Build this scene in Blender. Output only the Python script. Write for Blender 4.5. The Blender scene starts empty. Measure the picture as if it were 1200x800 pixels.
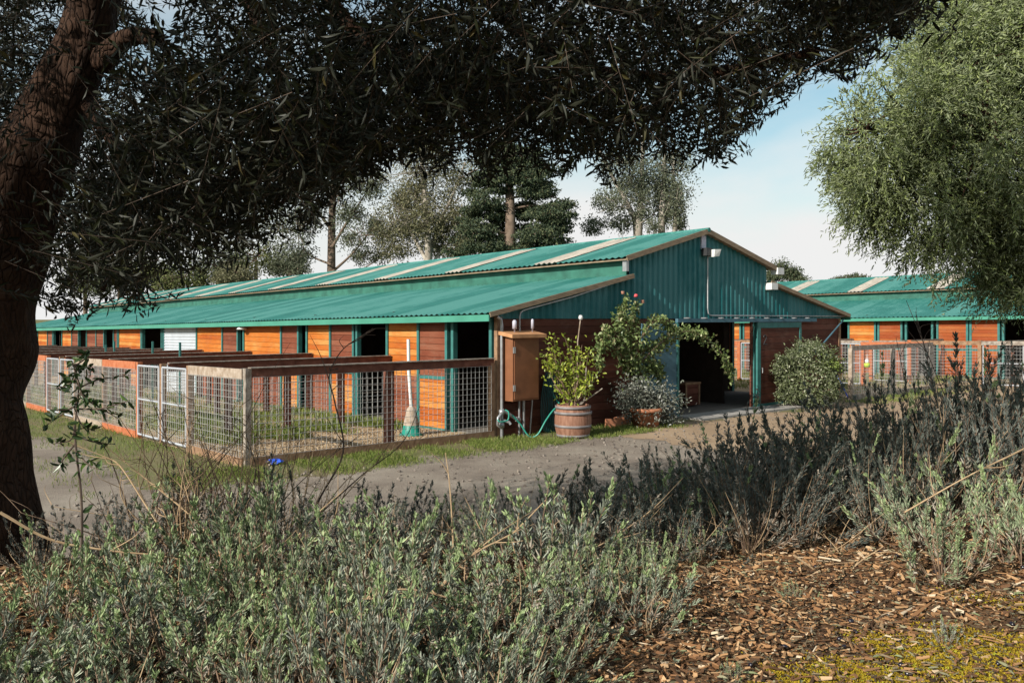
import bpy, math, random
import numpy as np
from mathutils import Vector

random.seed(7)
RNG = np.random.default_rng(11)
SC = bpy.context.scene
COL = SC.collection
R = math.radians

# ------------------------------------------------------------------ frame of the place
EYE = 2.4                       # camera height above the stable yard
FPX = 1010.0
G = np.array([.7583, .6518])    # along the gable wall
L = np.array([-.6518, .7583])   # along the long side
O2 = np.array([-.29, 17.2])     # near left corner of the barn
K = .0165                       # the yard falls away gently along the barn
W = 13.36

def F(u, v, h):
    p = O2 + u * G + v * L
    return np.array([p[0], p[1], h - K * v])
def uv(x, y):
    dx, dy = x - O2[0], y - O2[1]
    return dx * G[0] + dy * G[1], dx * L[0] + dy * L[1]
def v_at(px, u):                # where a wall running along the barn at u is crossed
    b = O2 + u * G; r = (px - 600) / FPX
    return (b[0] - r * b[1]) / (-L[0] + r * L[1])
def u_at(px, v):
    b = O2 + v * L; r = (px - 600) / FPX
    return (r * b[1] - b[0]) / (G[0] - r * G[1])
def at(px, py, d):
    return np.array([(px - 600) / FPX * d, d, EYE - (py - 372) / FPX * d])

def sstep(a, b, x):
    t = np.clip((x - a) / (b - a), 0, 1)
    return t * t * (3 - 2 * t)
def T(x, y):
    x = np.asarray(x, float); y = np.asarray(y, float)
    u, v = uv(x, y)
    z = -K * np.clip(v, 0, 80)
    e = 1.3 * sstep(.5, 3.0, x)
    s = 1 - sstep(5.0 + e, 8.3 + e, y)
    bank = .9 + .28 * sstep(1.6, 4.5, x)
    z = z + bank * s
    z = z + .02 * np.sin(x * 3.1 + y * 1.3) * s + .015 * np.sin(x * 1.7 - y * 2.9)* s
    return z

# ------------------------------------------------------------------ mesh helpers
class Geo:
    def __init__(s): s.V = []; s.Q = []; s.T = []; s.n = 0
    def add(s, V, Fc, m=0):
        V = np.asarray(V, float).reshape(-1, 3); Fc = np.asarray(Fc, int)
        (s.Q if Fc.shape[1] == 4 else s.T).append((Fc + s.n, m))
        s.V.append(V); s.n += len(V)
    def hexa(s, p, m=0):        # p: 8 points, bottom ring then top ring
        s.add(p, [[3,2,1,0],[4,5,6,7],[0,1,5,4],[1,2,6,5],[2,3,7,6],[3,0,4,7]], m)
    def beam(s, a, b, w, h, m=0, up=(0,0,1)):   # centre line a->b
        a = np.asarray(a, float); b = np.asarray(b, float)
        d = b - a; d /= np.linalg.norm(d); up = np.array(up, float)
        if abs(d @ up) > .97: up = np.array([G[0], G[1], 0])
        sd = np.cross(d, up); sd /= np.linalg.norm(sd); t = np.cross(sd, d)
        c = [(-w/2,-h/2),(w/2,-h/2),(w/2,h/2),(-w/2,h/2)]
        s.hexa([p + sd*x + t*y for p in (a, b) for x, y in c], m)
    def fbox(s, u0, u1, v0, v1, h0, h1, m=0, FF=None):
        FF = FF or F
        s.hexa([FF(u0,v0,h0),FF(u1,v0,h0),FF(u1,v1,h0),FF(u0,v1,h0),FF(u0,v0,h1),FF(u1,v0,h1),FF(u1,v1,h1),FF(u0,v1,h1)], m)
    def tube(s, pts, rad, n=6, m=0, cap=True):
        P = np.asarray(pts, float); k = len(P)
        rad = np.full(k, rad, float) if np.isscalar(rad) else np.asarray(rad, float)
        tan = np.gradient(P, axis=0); tan /= np.linalg.norm(tan, axis=1)[:, None] + 1e-12
        ref = np.array([0.,0,1]) if abs(tan[0][2]) < .9 else np.array([1.,0,0])
        x = np.cross(tan[0], ref); x /= np.linalg.norm(x); rings = []
        ang = np.arange(n) * 2 * math.pi / n
        for i in range(k):
            x = x - tan[i] * (x @ tan[i]); x /= np.linalg.norm(x) + 1e-12
            y = np.cross(tan[i], x)
            rings.append(P[i] + rad[i] * (np.cos(ang)[:,None]*x + np.sin(ang)[:,None]*y))
        V = np.concatenate(rings); q = []
        for i in range(k-1):
            for j in range(n):
                q.append([i*n+j, i*n+(j+1)%n, (i+1)*n+(j+1)%n, (i+1)*n+j])
        s.add(V, q, m)
        if cap:
            for i, flip in ((0, 1), (k-1, 0)):
                t = [[n, (j+1)%n, j] if flip else [n, j, (j+1)%n] for j in range(n)]
                s.add(np.vstack([rings[i], P[i]]), t, m)
    def lathe(s, prof, n=20, c=(0,0,0), m=0):    # prof: (radius, z)
        ang = np.arange(n)*2*math.pi/n; c = np.asarray(c, float); V = []
        for r, z in prof: V += [c + [r*math.cos(a), r*math.sin(a), z] for a in ang]
        q = [[i*n+j, i*n+(j+1)%n, (i+1)*n+(j+1)%n, (i+1)*n+j] for i in range(len(prof)-1) for j in range(n)]
        s.add(V, q, m)
    def leaves(s, P, D, N, Ln, Wd, fold=.25, m=0, shape=(.38, .72), taper=.8):
        P = np.asarray(P, float); n = len(P)
        if n == 0: return
        D = D / (np.linalg.norm(D, axis=1)[:,None] + 1e-9)
        S = np.cross(D, N); S /= np.linalg.norm(S, axis=1)[:,None] + 1e-9
        U = np.cross(S, D)
        Ln = np.broadcast_to(Ln, n)[:,None]; Wd = np.broadcast_to(Wd, n)[:,None] / 2
        V = np.empty((n,6,3)); up = U * Wd * fold * 2
        V[:,0] = P
        V[:,1] = P + D*Ln*shape[0] - S*Wd + up; V[:,5] = P + D*Ln*shape[0] + S*Wd + up
        V[:,2] = P + D*Ln*shape[1] - S*Wd*taper + up; V[:,4] = P + D*Ln*shape[1] + S*Wd*taper + up
        V[:,3] = P + D*Ln - U*Ln*.06
        b = (np.arange(n)*6)[:,None]
        q = np.concatenate([b+np.array([[0,1,2,3]])[:, ::-1], b+np.array([[0,3,4,5]])[:, ::-1]])
        s.add(V.reshape(-1,3), q, m)
    def chips(s, P, A, B, C):    # small solid slivers: centre and three half-axis vectors
        n = len(P); sg = [(-1,-1,-1),(1,-1,-1),(1,1,-1),(-1,1,-1),(-1,-1,1),(1,-1,1),(1,1,1),(-1,1,1)]
        V = np.stack([P + a*A + b*B*(.55 if a > 0 else 1) + c*C for a, b, c in sg], 1)
        q = np.array([[3,2,1,0],[4,5,6,7],[0,1,5,4],[1,2,6,5],[2,3,7,6],[3,0,4,7]])
        s.add(V.reshape(-1,3), ((np.arange(n)*8)[:,None,None] + q[None]).reshape(-1,4))
    def mesh(s, name, mats, org=(0,0,0), smooth=False):
        me = bpy.data.meshes.new(name)
        V = np.concatenate(s.V) - np.asarray(org, float)
        me.vertices.add(len(V)); me.vertices.foreach_set('co', V.astype(np.float32).ravel())
        loops = []; st = []; mi = []; pos = 0
        for lst, k in ((s.Q, 4), (s.T, 3)):
            for f, m in lst:
                loops.append(f.ravel()); st.append(pos + np.arange(len(f))*k); pos += f.size
                mi.append(np.full(len(f), m))
        loops = np.concatenate(loops); st = np.concatenate(st); mi = np.concatenate(mi)
        me.loops.add(len(loops)); me.loops.foreach_set('vertex_index', loops.astype(np.int32))
        me.polygons.add(len(st)); me.polygons.foreach_set('loop_start', st.astype(np.int32))
        for m in (mats if isinstance(mats, (list, tuple)) else [mats]): me.materials.append(m)
        me.polygons.foreach_set('material_index', mi.astype(np.int32))
        me.update(calc_edges=True)
        me.polygons.foreach_set('use_smooth', np.full(len(st), bool(smooth)))
        me.validate()
        return me
    def build(s, name, mats, parent=None, smooth=False, org=None):
        o_ = tuple(0 for _ in range(3)) if parent is None else wloc(parent)
        if org is not None: o_ = org
        ob = bpy.data.objects.new(name, s.mesh(name, mats, o_, smooth)); COL.objects.link(ob)
        if parent is not None: ob.parent = parent
        elif org is not None: ob.location = Vector([float(c) for c in org])
        return ob

def wloc(o):
    p = np.zeros(3)
    while o is not None: p += np.array(o.location); o = o.parent
    return p
def tag(o, label=None, cat=None, group=None, kind=None):
    if label: o['label'] = label
    if cat: o['category'] = cat
    if group: o['group'] = group
    if kind: o['kind'] = kind
    return o
def thing(name, label, cat, loc, group=None):
    o = bpy.data.objects.new(name, None); COL.objects.link(o)
    o.location = Vector([float(c) for c in loc]); o.empty_display_size = .2
    return tag(o, label, cat, group)
def copy_tree(o, parent=None):
    c = o.copy(); COL.objects.link(c)
    if parent is not None: c.parent = parent
    for ch in list(o.children): copy_tree(ch, c)
    return c

# ------------------------------------------------------------------ materials
def newmat(name):
    m = bpy.data.materials.new(name); m.use_nodes = True
    nt = m.node_tree; b = nt.nodes['Principled BSDF']
    return m, nt, b
def N(nt, t, **kw):
    n = nt.nodes.new(t)
    for k, v in kw.items(): setattr(n, k, v)
    return n
def ramp(nt, stops, interp='LINEAR'):
    r = N(nt, 'ShaderNodeValToRGB'); r.color_ramp.interpolation = interp
    e = r.color_ramp.elements
    while len(e) < len(stops): e.new(.5)
    for i, (p, c) in enumerate(stops): e[i].position = p; e[i].color = (*c, 1)
    return r
def mat(name, col, rough=.8, var=.25, scale=6., bump=0., metal=0., spec=.3, col2=None, stretch=None, bscale=None):
    m, nt, b = newmat(name); lk = nt.links.new
    tc = N(nt, 'ShaderNodeTexCoord'); mp = N(nt, 'ShaderNodeMapping'); lk(tc.outputs['Object'], mp.inputs[0])
    if stretch: mp.inputs['Scale'].default_value = stretch
    n = N(nt, 'ShaderNodeTexNoise'); n.inputs['Scale'].default_value = scale; n.inputs['Detail'].default_value = 6
    lk(mp.outputs[0], n.inputs['Vector'])
    c2 = col2 or tuple(min(1, c*(1+var)) for c in col); c1 = col if col2 else tuple(c*(1-var) for c in col)
    r = ramp(nt, [(.32, c1), (.68, c2)]); lk(n.outputs['Fac'], r.inputs[0]); lk(r.outputs[0], b.inputs['Base Color'])
    b.inputs['Roughness'].default_value = rough; b.inputs['Metallic'].default_value = metal
    b.inputs['Specular IOR Level'].default_value = spec
    if bump:
        n2 = N(nt, 'ShaderNodeTexNoise'); n2.inputs['Scale'].default_value = bscale or scale*3; n2.inputs['Detail'].default_value = 5
        lk(mp.outputs[0], n2.inputs['Vector'])
        bp = N(nt, 'ShaderNodeBump'); bp.inputs['Strength'].default_value = bump; bp.inputs['Distance'].default_value = .02
        lk(n2.outputs['Fac'], bp.inputs['Height']); lk(bp.outputs[0], b.inputs['Normal'])
    return m
def leafmat(name, stops, back=None, rough=.6, trans=0., spec=.3, per=0.):
    m, nt, b = newmat(name); lk = nt.links.new
    g = N(nt, 'ShaderNodeNewGeometry'); r = ramp(nt, stops); lk(g.outputs['Random Per Island'], r.inputs[0])
    src = r.outputs[0]
    if per:
        oi = N(nt, 'ShaderNodeObjectInfo'); hs = N(nt, 'ShaderNodeHueSaturation'); mr = N(nt, 'ShaderNodeMapRange'); lk(oi.outputs['Random'], mr.inputs['Value'])
        mr.inputs['To Min'].default_value = 1-per; mr.inputs['To Max'].default_value = 1+per; lk(mr.outputs[0], hs.inputs['Value'])
        m2 = N(nt, 'ShaderNodeMapRange'); fr = N(nt, 'ShaderNodeMath', operation='FRACT'); ml = N(nt, 'ShaderNodeMath', operation='MULTIPLY'); lk(oi.outputs['Random'], ml.inputs[0]); ml.inputs[1].default_value = 17.3; lk(ml.outputs[0], fr.inputs[0]); lk(fr.outputs[0], m2.inputs['Value'])
        m2.inputs['To Min'].default_value = .45; m2.inputs['To Max'].default_value = 1.15; lk(m2.outputs[0], hs.inputs['Saturation']); lk(src, hs.inputs['Color']); src = hs.outputs[0]
    if back:
        mx = N(nt, 'ShaderNodeMix', data_type='RGBA'); lk(g.outputs['Backfacing'], mx.inputs[0]); lk(src, mx.inputs[6])
        mx.inputs[7].default_value = (*back, 1); src = mx.outputs[2]
    lk(src, b.inputs['Base Color']); b.inputs['Roughness'].default_value = rough; b.inputs['Specular IOR Level'].default_value = spec
    if trans:
        t = N(nt, 'ShaderNodeBsdfTranslucent'); lk(src, t.inputs['Color'])
        ms = N(nt, 'ShaderNodeMixShader'); ms.inputs[0].default_value = trans
        lk(b.outputs[0], ms.inputs[1]); lk(t.outputs[0], ms.inputs[2]); lk(ms.outputs[0], nt.nodes['Material Output'].inputs[0])
    return m
def boards(name, stops, bw=.14, rough=.75, grain=.35):
    m, nt, b = newmat(name); lk = nt.links.new
    tc = N(nt, 'ShaderNodeTexCoord'); sep = N(nt, 'ShaderNodeSeparateXYZ'); lk(tc.outputs['Object'], sep.inputs[0])
    oi = N(nt, 'ShaderNodeObjectInfo')
    dv = N(nt, 'ShaderNodeMath', operation='DIVIDE'); lk(sep.outputs[2], dv.inputs[0]); dv.inputs[1].default_value = bw
    fl = N(nt, 'ShaderNodeMath', operation='FLOOR'); lk(dv.outputs[0], fl.inputs[0])
    fr = N(nt, 'ShaderNodeMath', operation='FRACT'); lk(dv.outputs[0], fr.inputs[0])
    rr = N(nt, 'ShaderNodeMath', operation='MULTIPLY_ADD'); lk(oi.outputs['Random'], rr.inputs[0]); rr.inputs[1].default_value = 91.7; lk(fl.outputs[0], rr.inputs[2])
    wn = N(nt, 'ShaderNodeTexWhiteNoise', noise_dimensions='1D'); lk(rr.outputs[0], wn.inputs['W'])
    mp = N(nt, 'ShaderNodeMapping'); lk(tc.outputs['Object'], mp.inputs[0]); mp.inputs['Scale'].default_value = (2.2, 2.2, 28)
    nz = N(nt, 'ShaderNodeTexNoise'); nz.inputs['Scale'].default_value = 1.6; nz.inputs['Detail'].default_value = 7; lk(mp.outputs[0], nz.inputs['Vector'])
    big = N(nt, 'ShaderNodeTexNoise'); big.inputs['Scale'].default_value = 1.1; big.inputs['Detail'].default_value = 3; lk(tc.outputs['Object'], big.inputs['Vector'])
    a1 = N(nt, 'ShaderNodeMath', operation='MULTIPLY'); lk(wn.outputs[0], a1.inputs[0]); a1.inputs[1].default_value = .55
    a2 = N(nt, 'ShaderNodeMath', operation='MULTIPLY_ADD'); lk(nz.outputs['Fac'], a2.inputs[0]); a2.inputs[1].default_value = grain*1.6; lk(a1.outputs[0], a2.inputs[2])
    a3 = N(nt, 'ShaderNodeMath', operation='MULTIPLY_ADD'); lk(big.outputs['Fac'], a3.inputs[0]); a3.inputs[1].default_value = .75; lk(a2.outputs[0], a3.inputs[2])
    wz = N(nt, 'ShaderNodeTexNoise'); wz.inputs['Scale'].default_value = 2.7; wz.inputs['Detail'].default_value = 9; wz.inputs['Roughness'].default_value = .75
    wm = N(nt, 'ShaderNodeMapping'); lk(tc.outputs['Object'], wm.inputs[0]); wm.inputs['Scale'].default_value = (1,1,2.2); lk(wm.outputs[0], wz.inputs['Vector'])
    wr = ramp(nt, [(.50,(0,0,0)),(.74,(.55,.55,.55))]); lk(wz.outputs['Fac'], wr.inputs[0])
    wx = N(nt, 'ShaderNodeMix', data_type='RGBA'); lk(wr.outputs[0], wx.inputs[0]); mid_c = stops[len(stops)//2][1]; wx.inputs[7].default_value = (mid_c[0]*.5+.10, mid_c[1]*.6+.07, mid_c[2]*.7+.05, 1)
    r = ramp(nt, stops); sb = N(nt, 'ShaderNodeMath', operation='SUBTRACT'); lk(a3.outputs[0], sb.inputs[0]); sb.inputs[1].default_value = .42
    lk(sb.outputs[0], r.inputs[0]); lk(r.outputs[0], wx.inputs[6]); lk(wx.outputs[2], b.inputs['Base Color'])
    gr = ramp(nt, [(0, (0,0,0)), (.07, (1,1,1)), (.95, (1,1,1)), (1, (.2,.2,.2))]); lk(fr.outputs[0], gr.inputs[0])
    bp = N(nt, 'ShaderNodeBump'); bp.inputs['Strength'].default_value = .9; bp.inputs['Distance'].default_value = .02
    ad = N(nt, 'ShaderNodeMath', operation='MULTIPLY_ADD'); lk(nz.outputs['Fac'], ad.inputs[0]); ad.inputs[1].default_value = .25; lk(gr.outputs[0], ad.inputs[2])
    lk(ad.outputs[0], bp.inputs['Height']); lk(bp.outputs[0], b.inputs['Normal'])
    b.inputs['Roughness'].default_value = rough; b.inputs['Specular IOR Level'].default_value = .2
    return m
def ground(name, stops, scale=2., fine=40., bump=.5, speck=None):
    m, nt, b = newmat(name); lk = nt.links.new
    tc = N(nt, 'ShaderNodeTexCoord')
    n1 = N(nt, 'ShaderNodeTexNoise'); n1.inputs['Scale'].default_value = scale; n1.inputs['Detail'].default_value = 8; n1.inputs['Roughness'].default_value = .65
    n2 = N(nt, 'ShaderNodeTexNoise'); n2.inputs['Scale'].default_value = fine; n2.inputs['Detail'].default_value = 5
    for n in (n1, n2): lk(tc.outputs['Object'], n.inputs['Vector'])
    a = N(nt, 'ShaderNodeMath', operation='MULTIPLY_ADD'); lk(n2.outputs['Fac'], a.inputs[0]); a.inputs[1].default_value = .6; 
    s = N(nt, 'ShaderNodeMath', operation='SUBTRACT'); lk(n1.outputs['Fac'], s.inputs[0]); s.inputs[1].default_value = .3; lk(s.outputs[0], a.inputs[2])
    r = ramp(nt, stops); lk(a.outputs[0], r.inputs[0]); src = r.outputs[0]
    lk(src, b.inputs['Base Color']); b.inputs['Roughness'].default_value = .95; b.inputs['Specular IOR Level'].default_value = .1
    bp = N(nt, 'ShaderNodeBump'); bp.inputs['Strength'].default_value = bump; bp.inputs['Distance'].default_value = .03
    lk(n2.outputs['Fac'], bp.inputs['Height']); lk(bp.outputs[0], b.inputs['Normal'])
    return m

def sheetmetal(name, col, axis_, rough, spec):
    m, nt, b = newmat(name); lk = nt.links.new
    tc = N(nt, 'ShaderNodeTexCoord'); dt = N(nt, 'ShaderNodeVectorMath', operation='DOT_PRODUCT'); lk(tc.outputs['Object'], dt.inputs[0]); dt.inputs[1].default_value = (axis_[0], axis_[1], 0)
    ds = N(nt, 'ShaderNodeMath', operation='DIVIDE'); lk(dt.outputs['Value'], ds.inputs[0]); ds.inputs[1].default_value = .81
    fl = N(nt, 'ShaderNodeMath', operation='FLOOR'); lk(ds.outputs[0], fl.inputs[0])
    wn = N(nt, 'ShaderNodeTexWhiteNoise', noise_dimensions='1D'); lk(fl.outputs[0], wn.inputs['W'])
    st = N(nt, 'ShaderNodeCombineXYZ'); sc = N(nt, 'ShaderNodeMath', operation='MULTIPLY'); lk(dt.outputs['Value'], sc.inputs[0]); sc.inputs[1].default_value = 7.; lk(sc.outputs[0], st.inputs[0])
    n1 = N(nt, 'ShaderNodeTexNoise'); n1.inputs['Scale'].default_value = 1.3; n1.inputs['Detail'].default_value = 5; lk(st.outputs[0], n1.inputs['Vector'])
    n2 = N(nt, 'ShaderNodeTexNoise'); n2.inputs['Scale'].default_value = .9; n2.inputs['Detail'].default_value = 9; n2.inputs['Roughness'].default_value = .7; lk(tc.outputs['Object'], n2.inputs['Vector'])
    a = N(nt, 'ShaderNodeMath', operation='MULTIPLY_ADD'); lk(wn.outputs[0], a.inputs[0]); a.inputs[1].default_value = .35; lk(n2.outputs['Fac'], a.inputs[2])
    a2 = N(nt, 'ShaderNodeMath', operation='MULTIPLY_ADD'); lk(n1.outputs['Fac'], a2.inputs[0]); a2.inputs[1].default_value = .5; lk(a.outputs[0], a2.inputs[2])
    r = ramp(nt, [(.45, tuple(c*.72 for c in col)), (.85, col), (1., tuple(min(1, c*1.18+.03) for c in col))]); lk(a2.outputs[0], r.inputs[0])
    n3 = N(nt, 'ShaderNodeTexNoise'); n3.inputs['Scale'].default_value = 2.6; n3.inputs['Detail'].default_value = 9; n3.inputs['Roughness'].default_value = .75; lk(tc.outputs['Object'], n3.inputs['Vector'])
    rr = ramp(nt, [(.66, (0,0,0)), (.78, (.55,.55,.55))]); lk(n3.outputs['Fac'], rr.inputs[0])
    mx = N(nt, 'ShaderNodeMix', data_type='RGBA'); lk(rr.outputs[0], mx.inputs[0]); lk(r.outputs[0], mx.inputs[6]); mx.inputs[7].default_value = (col[0]*.8+.05, col[1]*.5+.03, col[2]*.45+.015, 1)
    lk(mx.outputs[2], b.inputs['Base Color']); b.inputs['Roughness'].default_value = rough; b.inputs['Specular IOR Level'].default_value = spec
    return m
M = {}
M['roof'] = sheetmetal('roof_green', (.028,.150,.128), L, .55, .2)
M['clad'] = sheetmetal('gable_green', (.006,.103,.112), G, .5, .3)
M['clere'] = mat('clerestory_green', (.03,.12,.09), .6, .25, 3.)
M['teal'] = mat('teal_trim', (.035,.14,.13), .55, .2, 5.)
M['fascia'] = mat('fascia_green', (.055,.23,.165), .5, .1, 2.)
M['bluedoor'] = mat('blue_grey_paint', (.06,.13,.17), .7, .2, 3.)
M['sky_panel'] = mat('skylight_panel', (.40,.35,.29), .6, .25, 3.)
M['deck'] = mat('roof_underside_wood', (.23,.17,.115), .85, .25, 5., stretch=(1,1,6))
M['orange'] = boards('orange_boards', [(.0,(.22,.042,.008)),(.3,(.34,.080,.011)),(.6,(.43,.132,.020)),(.85,(.49,.24,.07)),(1,(.26,.065,.014))])
M['red'] = boards('red_boards', [(.0,(.10,.023,.011)),(.4,(.155,.042,.021)),(.7,(.195,.064,.034)),(1,(.23,.10,.06))])
M['orange_red'] = boards('orange_red_boards', [(.0,(.19,.033,.010)),(.4,(.25,.055,.015)),(.7,(.30,.082,.022)),(1,(.34,.13,.045))])
M['redwall'] = boards('dark_red_boards', [(.0,(.058,.018,.011)),(.45,(.092,.029,.018)),(.75,(.125,.042,.027)),(1,(.17,.07,.048))], bw=.17)
M['dark'] = mat('inside_wood_darkened', (.035,.022,.016), .9, .3, 4.)  # inside walls coloured dark so the stall openings look unlit
M['floor'] = mat('barn_floor', (.16,.14,.12), .9, .2, 4.)
M['fence_red'] = mat('weathered_red_wood', (.10,.034,.022), .85, .35, 7., bump=.4, stretch=(1,1,1), col2=(.19,.075,.05))
M['fence_orange'] = mat('orange_stained_wood', (.33,.085,.03), .8, .3, 7., bump=.4, col2=(.42,.15,.07))
M['fence_brown'] = mat('brown_post_wood', (.17,.09,.05), .85, .3, 8., bump=.4, col2=(.30,.19,.115))
M['fence_pale'] = mat('pale_weathered_wood', (.23,.165,.115), .85, .3, 9., bump=.4, col2=(.40,.33,.27))
M['fence_grey'] = mat('grey_weathered_wood', (.15,.115,.09), .9, .3, 9., bump=.4, col2=(.33,.29,.25))
M['wire'] = mat('galvanised_wire', (.34,.33,.32), .45, .15, 3., metal=.3)
M['gate'] = mat('white_gate_tube', (.36,.37,.40), .4, .1, 3.)
M['white'] = mat('white_paint', (.62,.62,.61), .5, .08, 4.)
M['greywhite'] = mat('ribbed_white_sheet', (.40,.43,.47), .5, .08, 2.)
M['galv'] = mat('galvanised_pipe', (.36,.36,.37), .4, .2, 8., metal=.6)
M['lav_grey'] = mat('lilac_grey_plastic', (.45,.44,.52), .5, .1, 5.)
M['boxwood'] = mat('brown_painted_box', (.19,.075,.034), .65, .15, 4.)
M['boxtop'] = mat('box_roof_edge', (.42,.21,.10), .7, .2, 6.)
M['hose'] = mat('green_hose', (.03,.26,.20), .35, .1, 4., spec=.5)
M['hose_dark'] = mat('dark_hose', (.012,.07,.075), .4, .1, 4., spec=.5)
M['barrel'] = mat('barrel_oak', (.17,.075,.046), .8, .25, 5., bump=.3, stretch=(5,5,.6), col2=(.29,.155,.105))
M['hoop'] = mat('barrel_hoop', (.20,.18,.18), .65, .3, 6., metal=.2)
M['soil'] = mat('potting_soil', (.05,.035,.025), .95, .3, 20., bump=.5)
M['terracotta'] = mat('terracotta', (.36,.15,.08), .85, .25, 6., bump=.2)
M['blue'] = mat('blue_plastic', (.03,.10,.62), .4, .15, 5., spec=.5)
M['conegreen'] = mat('green_plastic', (.015,.20,.15), .4, .1, 5.)
M['black'] = mat('dark_metal', (.03,.03,.032), .5, .2, 6.)
M['ground'] = ground('yard_ground', [(.2,(.12,.095,.055)),(.45,(.16,.135,.075)),(.6,(.11,.13,.04)),(.8,(.15,.17,.055))], .35, 25.)
M['road'] = ground('gravel_drive', [(.2,(.13,.105,.085)),(.42,(.215,.175,.143)),(.6,(.29,.245,.20)),(.85,(.40,.345,.29))], .75, 70., .9)
M['dirt'] = ground('tan_dirt', [(.15,(.20,.14,.09)),(.5,(.31,.22,.145)),(.85,(.40,.30,.21))], .8, 40., .5)
M['pen'] = ground('pen_dirt', [(.15,(.12,.08,.05)),(.33,(.24,.17,.11)),(.5,(.38,.275,.17)),(.85,(.46,.35,.23))], 1.1, 18., .8)
M['bed'] = ground('bark_mulch_bed', [(.15,(.035,.020,.012)),(.5,(.11,.062,.034)),(.8,(.21,.125,.066))], 6., 45., 1.)
M['chip'] = leafmat('bark_chips', [(0,(.035,.02,.012)),(.25,(.13,.064,.03)),(.5,(.25,.125,.055)),(.76,(.38,.215,.10)),(.92,(.48,.32,.18)),(1,(.58,.48,.35))], rough=.8)
M['moss'] = leafmat('moss', [(0,(.12,.072,.006)),(.45,(.27,.18,.010)),(.85,(.36,.265,.014)),(1,(.28,.32,.035))], rough=.9)
M['olivefruit'] = mat('ripe_olive', (.010,.008,.016), .25, .3, 20., spec=.6)
M['grass'] = leafmat('grass', [(0,(.08,.12,.022)),(.5,(.155,.205,.042)),(.85,(.24,.28,.065)),(1,(.34,.30,.14))], rough=.7, trans=.25)
M['oliveleaf'] = leafmat('olive_leaf_shaded', [(0,(.008,.010,.005)),(.5,(.016,.019,.008)),(.85,(.032,.037,.014)),(1,(.06,.045,.014))], back=(.022,.023,.015), rough=.5, trans=.09, spec=.2)  # canopy shade put into the leaf colour; the brightest stops stand for lit leaves
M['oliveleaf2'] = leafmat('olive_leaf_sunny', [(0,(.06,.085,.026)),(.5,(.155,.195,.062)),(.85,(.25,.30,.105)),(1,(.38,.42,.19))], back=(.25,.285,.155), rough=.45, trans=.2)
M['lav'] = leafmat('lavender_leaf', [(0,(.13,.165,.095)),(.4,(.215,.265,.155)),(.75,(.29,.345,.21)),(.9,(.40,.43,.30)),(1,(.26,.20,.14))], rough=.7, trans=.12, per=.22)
M['lavdark'] = leafmat('lavender_leaf_shaded', [(0,(.062,.076,.060)),(.4,(.102,.125,.100)),(.8,(.15,.175,.14)),(1,(.12,.095,.072))], rough=.7, trans=.08, per=.25)  # darker copy of the lavender leaf, the hedge's shade put into its colour
M['lavdry'] = leafmat('lavender_dry_leaf', [(0,(.15,.11,.075)),(.5,(.28,.23,.18)),(1,(.40,.36,.30))], rough=.85)
M['lavtip'] = leafmat('lavender_green_tip', [(0,(.22,.30,.14)),(.6,(.32,.40,.19)),(1,(.42,.48,.27))], rough=.6, trans=.2)
M['twig'] = mat('woody_stem', (.12,.075,.048), .9, .35, 15., col2=(.24,.165,.115))
M['drytwig'] = mat('dry_tan_stem', (.30,.20,.115), .85, .3, 15., col2=(.46,.33,.20))
M['darktwig'] = mat('dark_bare_stem', (.055,.038,.03), .9, .35, 15., col2=(.12,.085,.065))
M['citrus'] = leafmat('citrus_leaf', [(0,(.12,.16,.02)),(.5,(.23,.29,.03)),(.85,(.34,.38,.05)),(1,(.46,.46,.09))], rough=.4, trans=.25, spec=.5)
M['rose'] = leafmat('rose_leaf', [(0,(.07,.11,.030)),(.5,(.14,.19,.06)),(.85,(.22,.27,.10)),(1,(.32,.28,.15))], rough=.45, trans=.2, spec=.5)
M['silver'] = leafmat('silver_leaf', [(0,(.07,.08,.06)),(.5,(.14,.15,.12)),(.85,(.24,.25,.215)),(1,(.42,.42,.40))], rough=.5, trans=.1)
M['silver2'] = leafmat('silvery_green_leaf', [(0,(.04,.055,.022)),(.45,(.095,.115,.05)),(.8,(.17,.195,.10)),(1,(.36,.37,.27))], rough=.45, trans=.1)
M['fresh'] = leafmat('fresh_green_leaf', [(0,(.12,.18,.03)),(1,(.24,.31,.07))], rough=.5, trans=.25)
M['petal'] = mat('rose_petal', (.62,.09,.10), .6, .2, 20.)
M['petal2'] = mat('faded_rose_petal', (.32,.16,.11), .7, .3, 20.)
M['saplingleaf'] = leafmat('glossy_dark_leaf', [(0,(.02,.04,.014)),(.7,(.04,.075,.02)),(1,(.09,.15,.03))], rough=.35, trans=.15, spec=.5)
M['euc'] = leafmat('eucalyptus_leaf', [(0,(.085,.080,.042)),(.4,(.125,.122,.06)),(.8,(.165,.16,.085)),(1,(.24,.21,.14))], rough=.7, trans=.15)
M['euc2'] = leafmat('eucalyptus_dull_leaf', [(0,(.068,.078,.048)),(.6,(.11,.125,.075)),(1,(.175,.18,.12))], rough=.7, trans=.15)
M['conifer'] = leafmat('conifer_needles', [(0,(.026,.042,.024)),(.5,(.050,.070,.036)),(1,(.10,.11,.05))], rough=.7, trans=.1)
M['shrubfar'] = leafmat('far_shrub_leaf', [(0,(.055,.065,.02)),(.6,(.10,.115,.035)),(1,(.15,.16,.06))], rough=.7, trans=.15)
M['darkfar'] = leafmat('far_dark_leaf', [(0,(.035,.05,.025)),(.6,(.065,.08,.038)),(1,(.10,.10,.055))], rough=.7, trans=.1)
M['eucbark'] = mat('eucalyptus_bark', (.20,.165,.13), .85, .3, 2., col2=(.40,.36,.31))
M['conbark'] = mat('conifer_bark', (.10,.07,.05), .9, .3, 2., col2=(.20,.145,.11))

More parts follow.
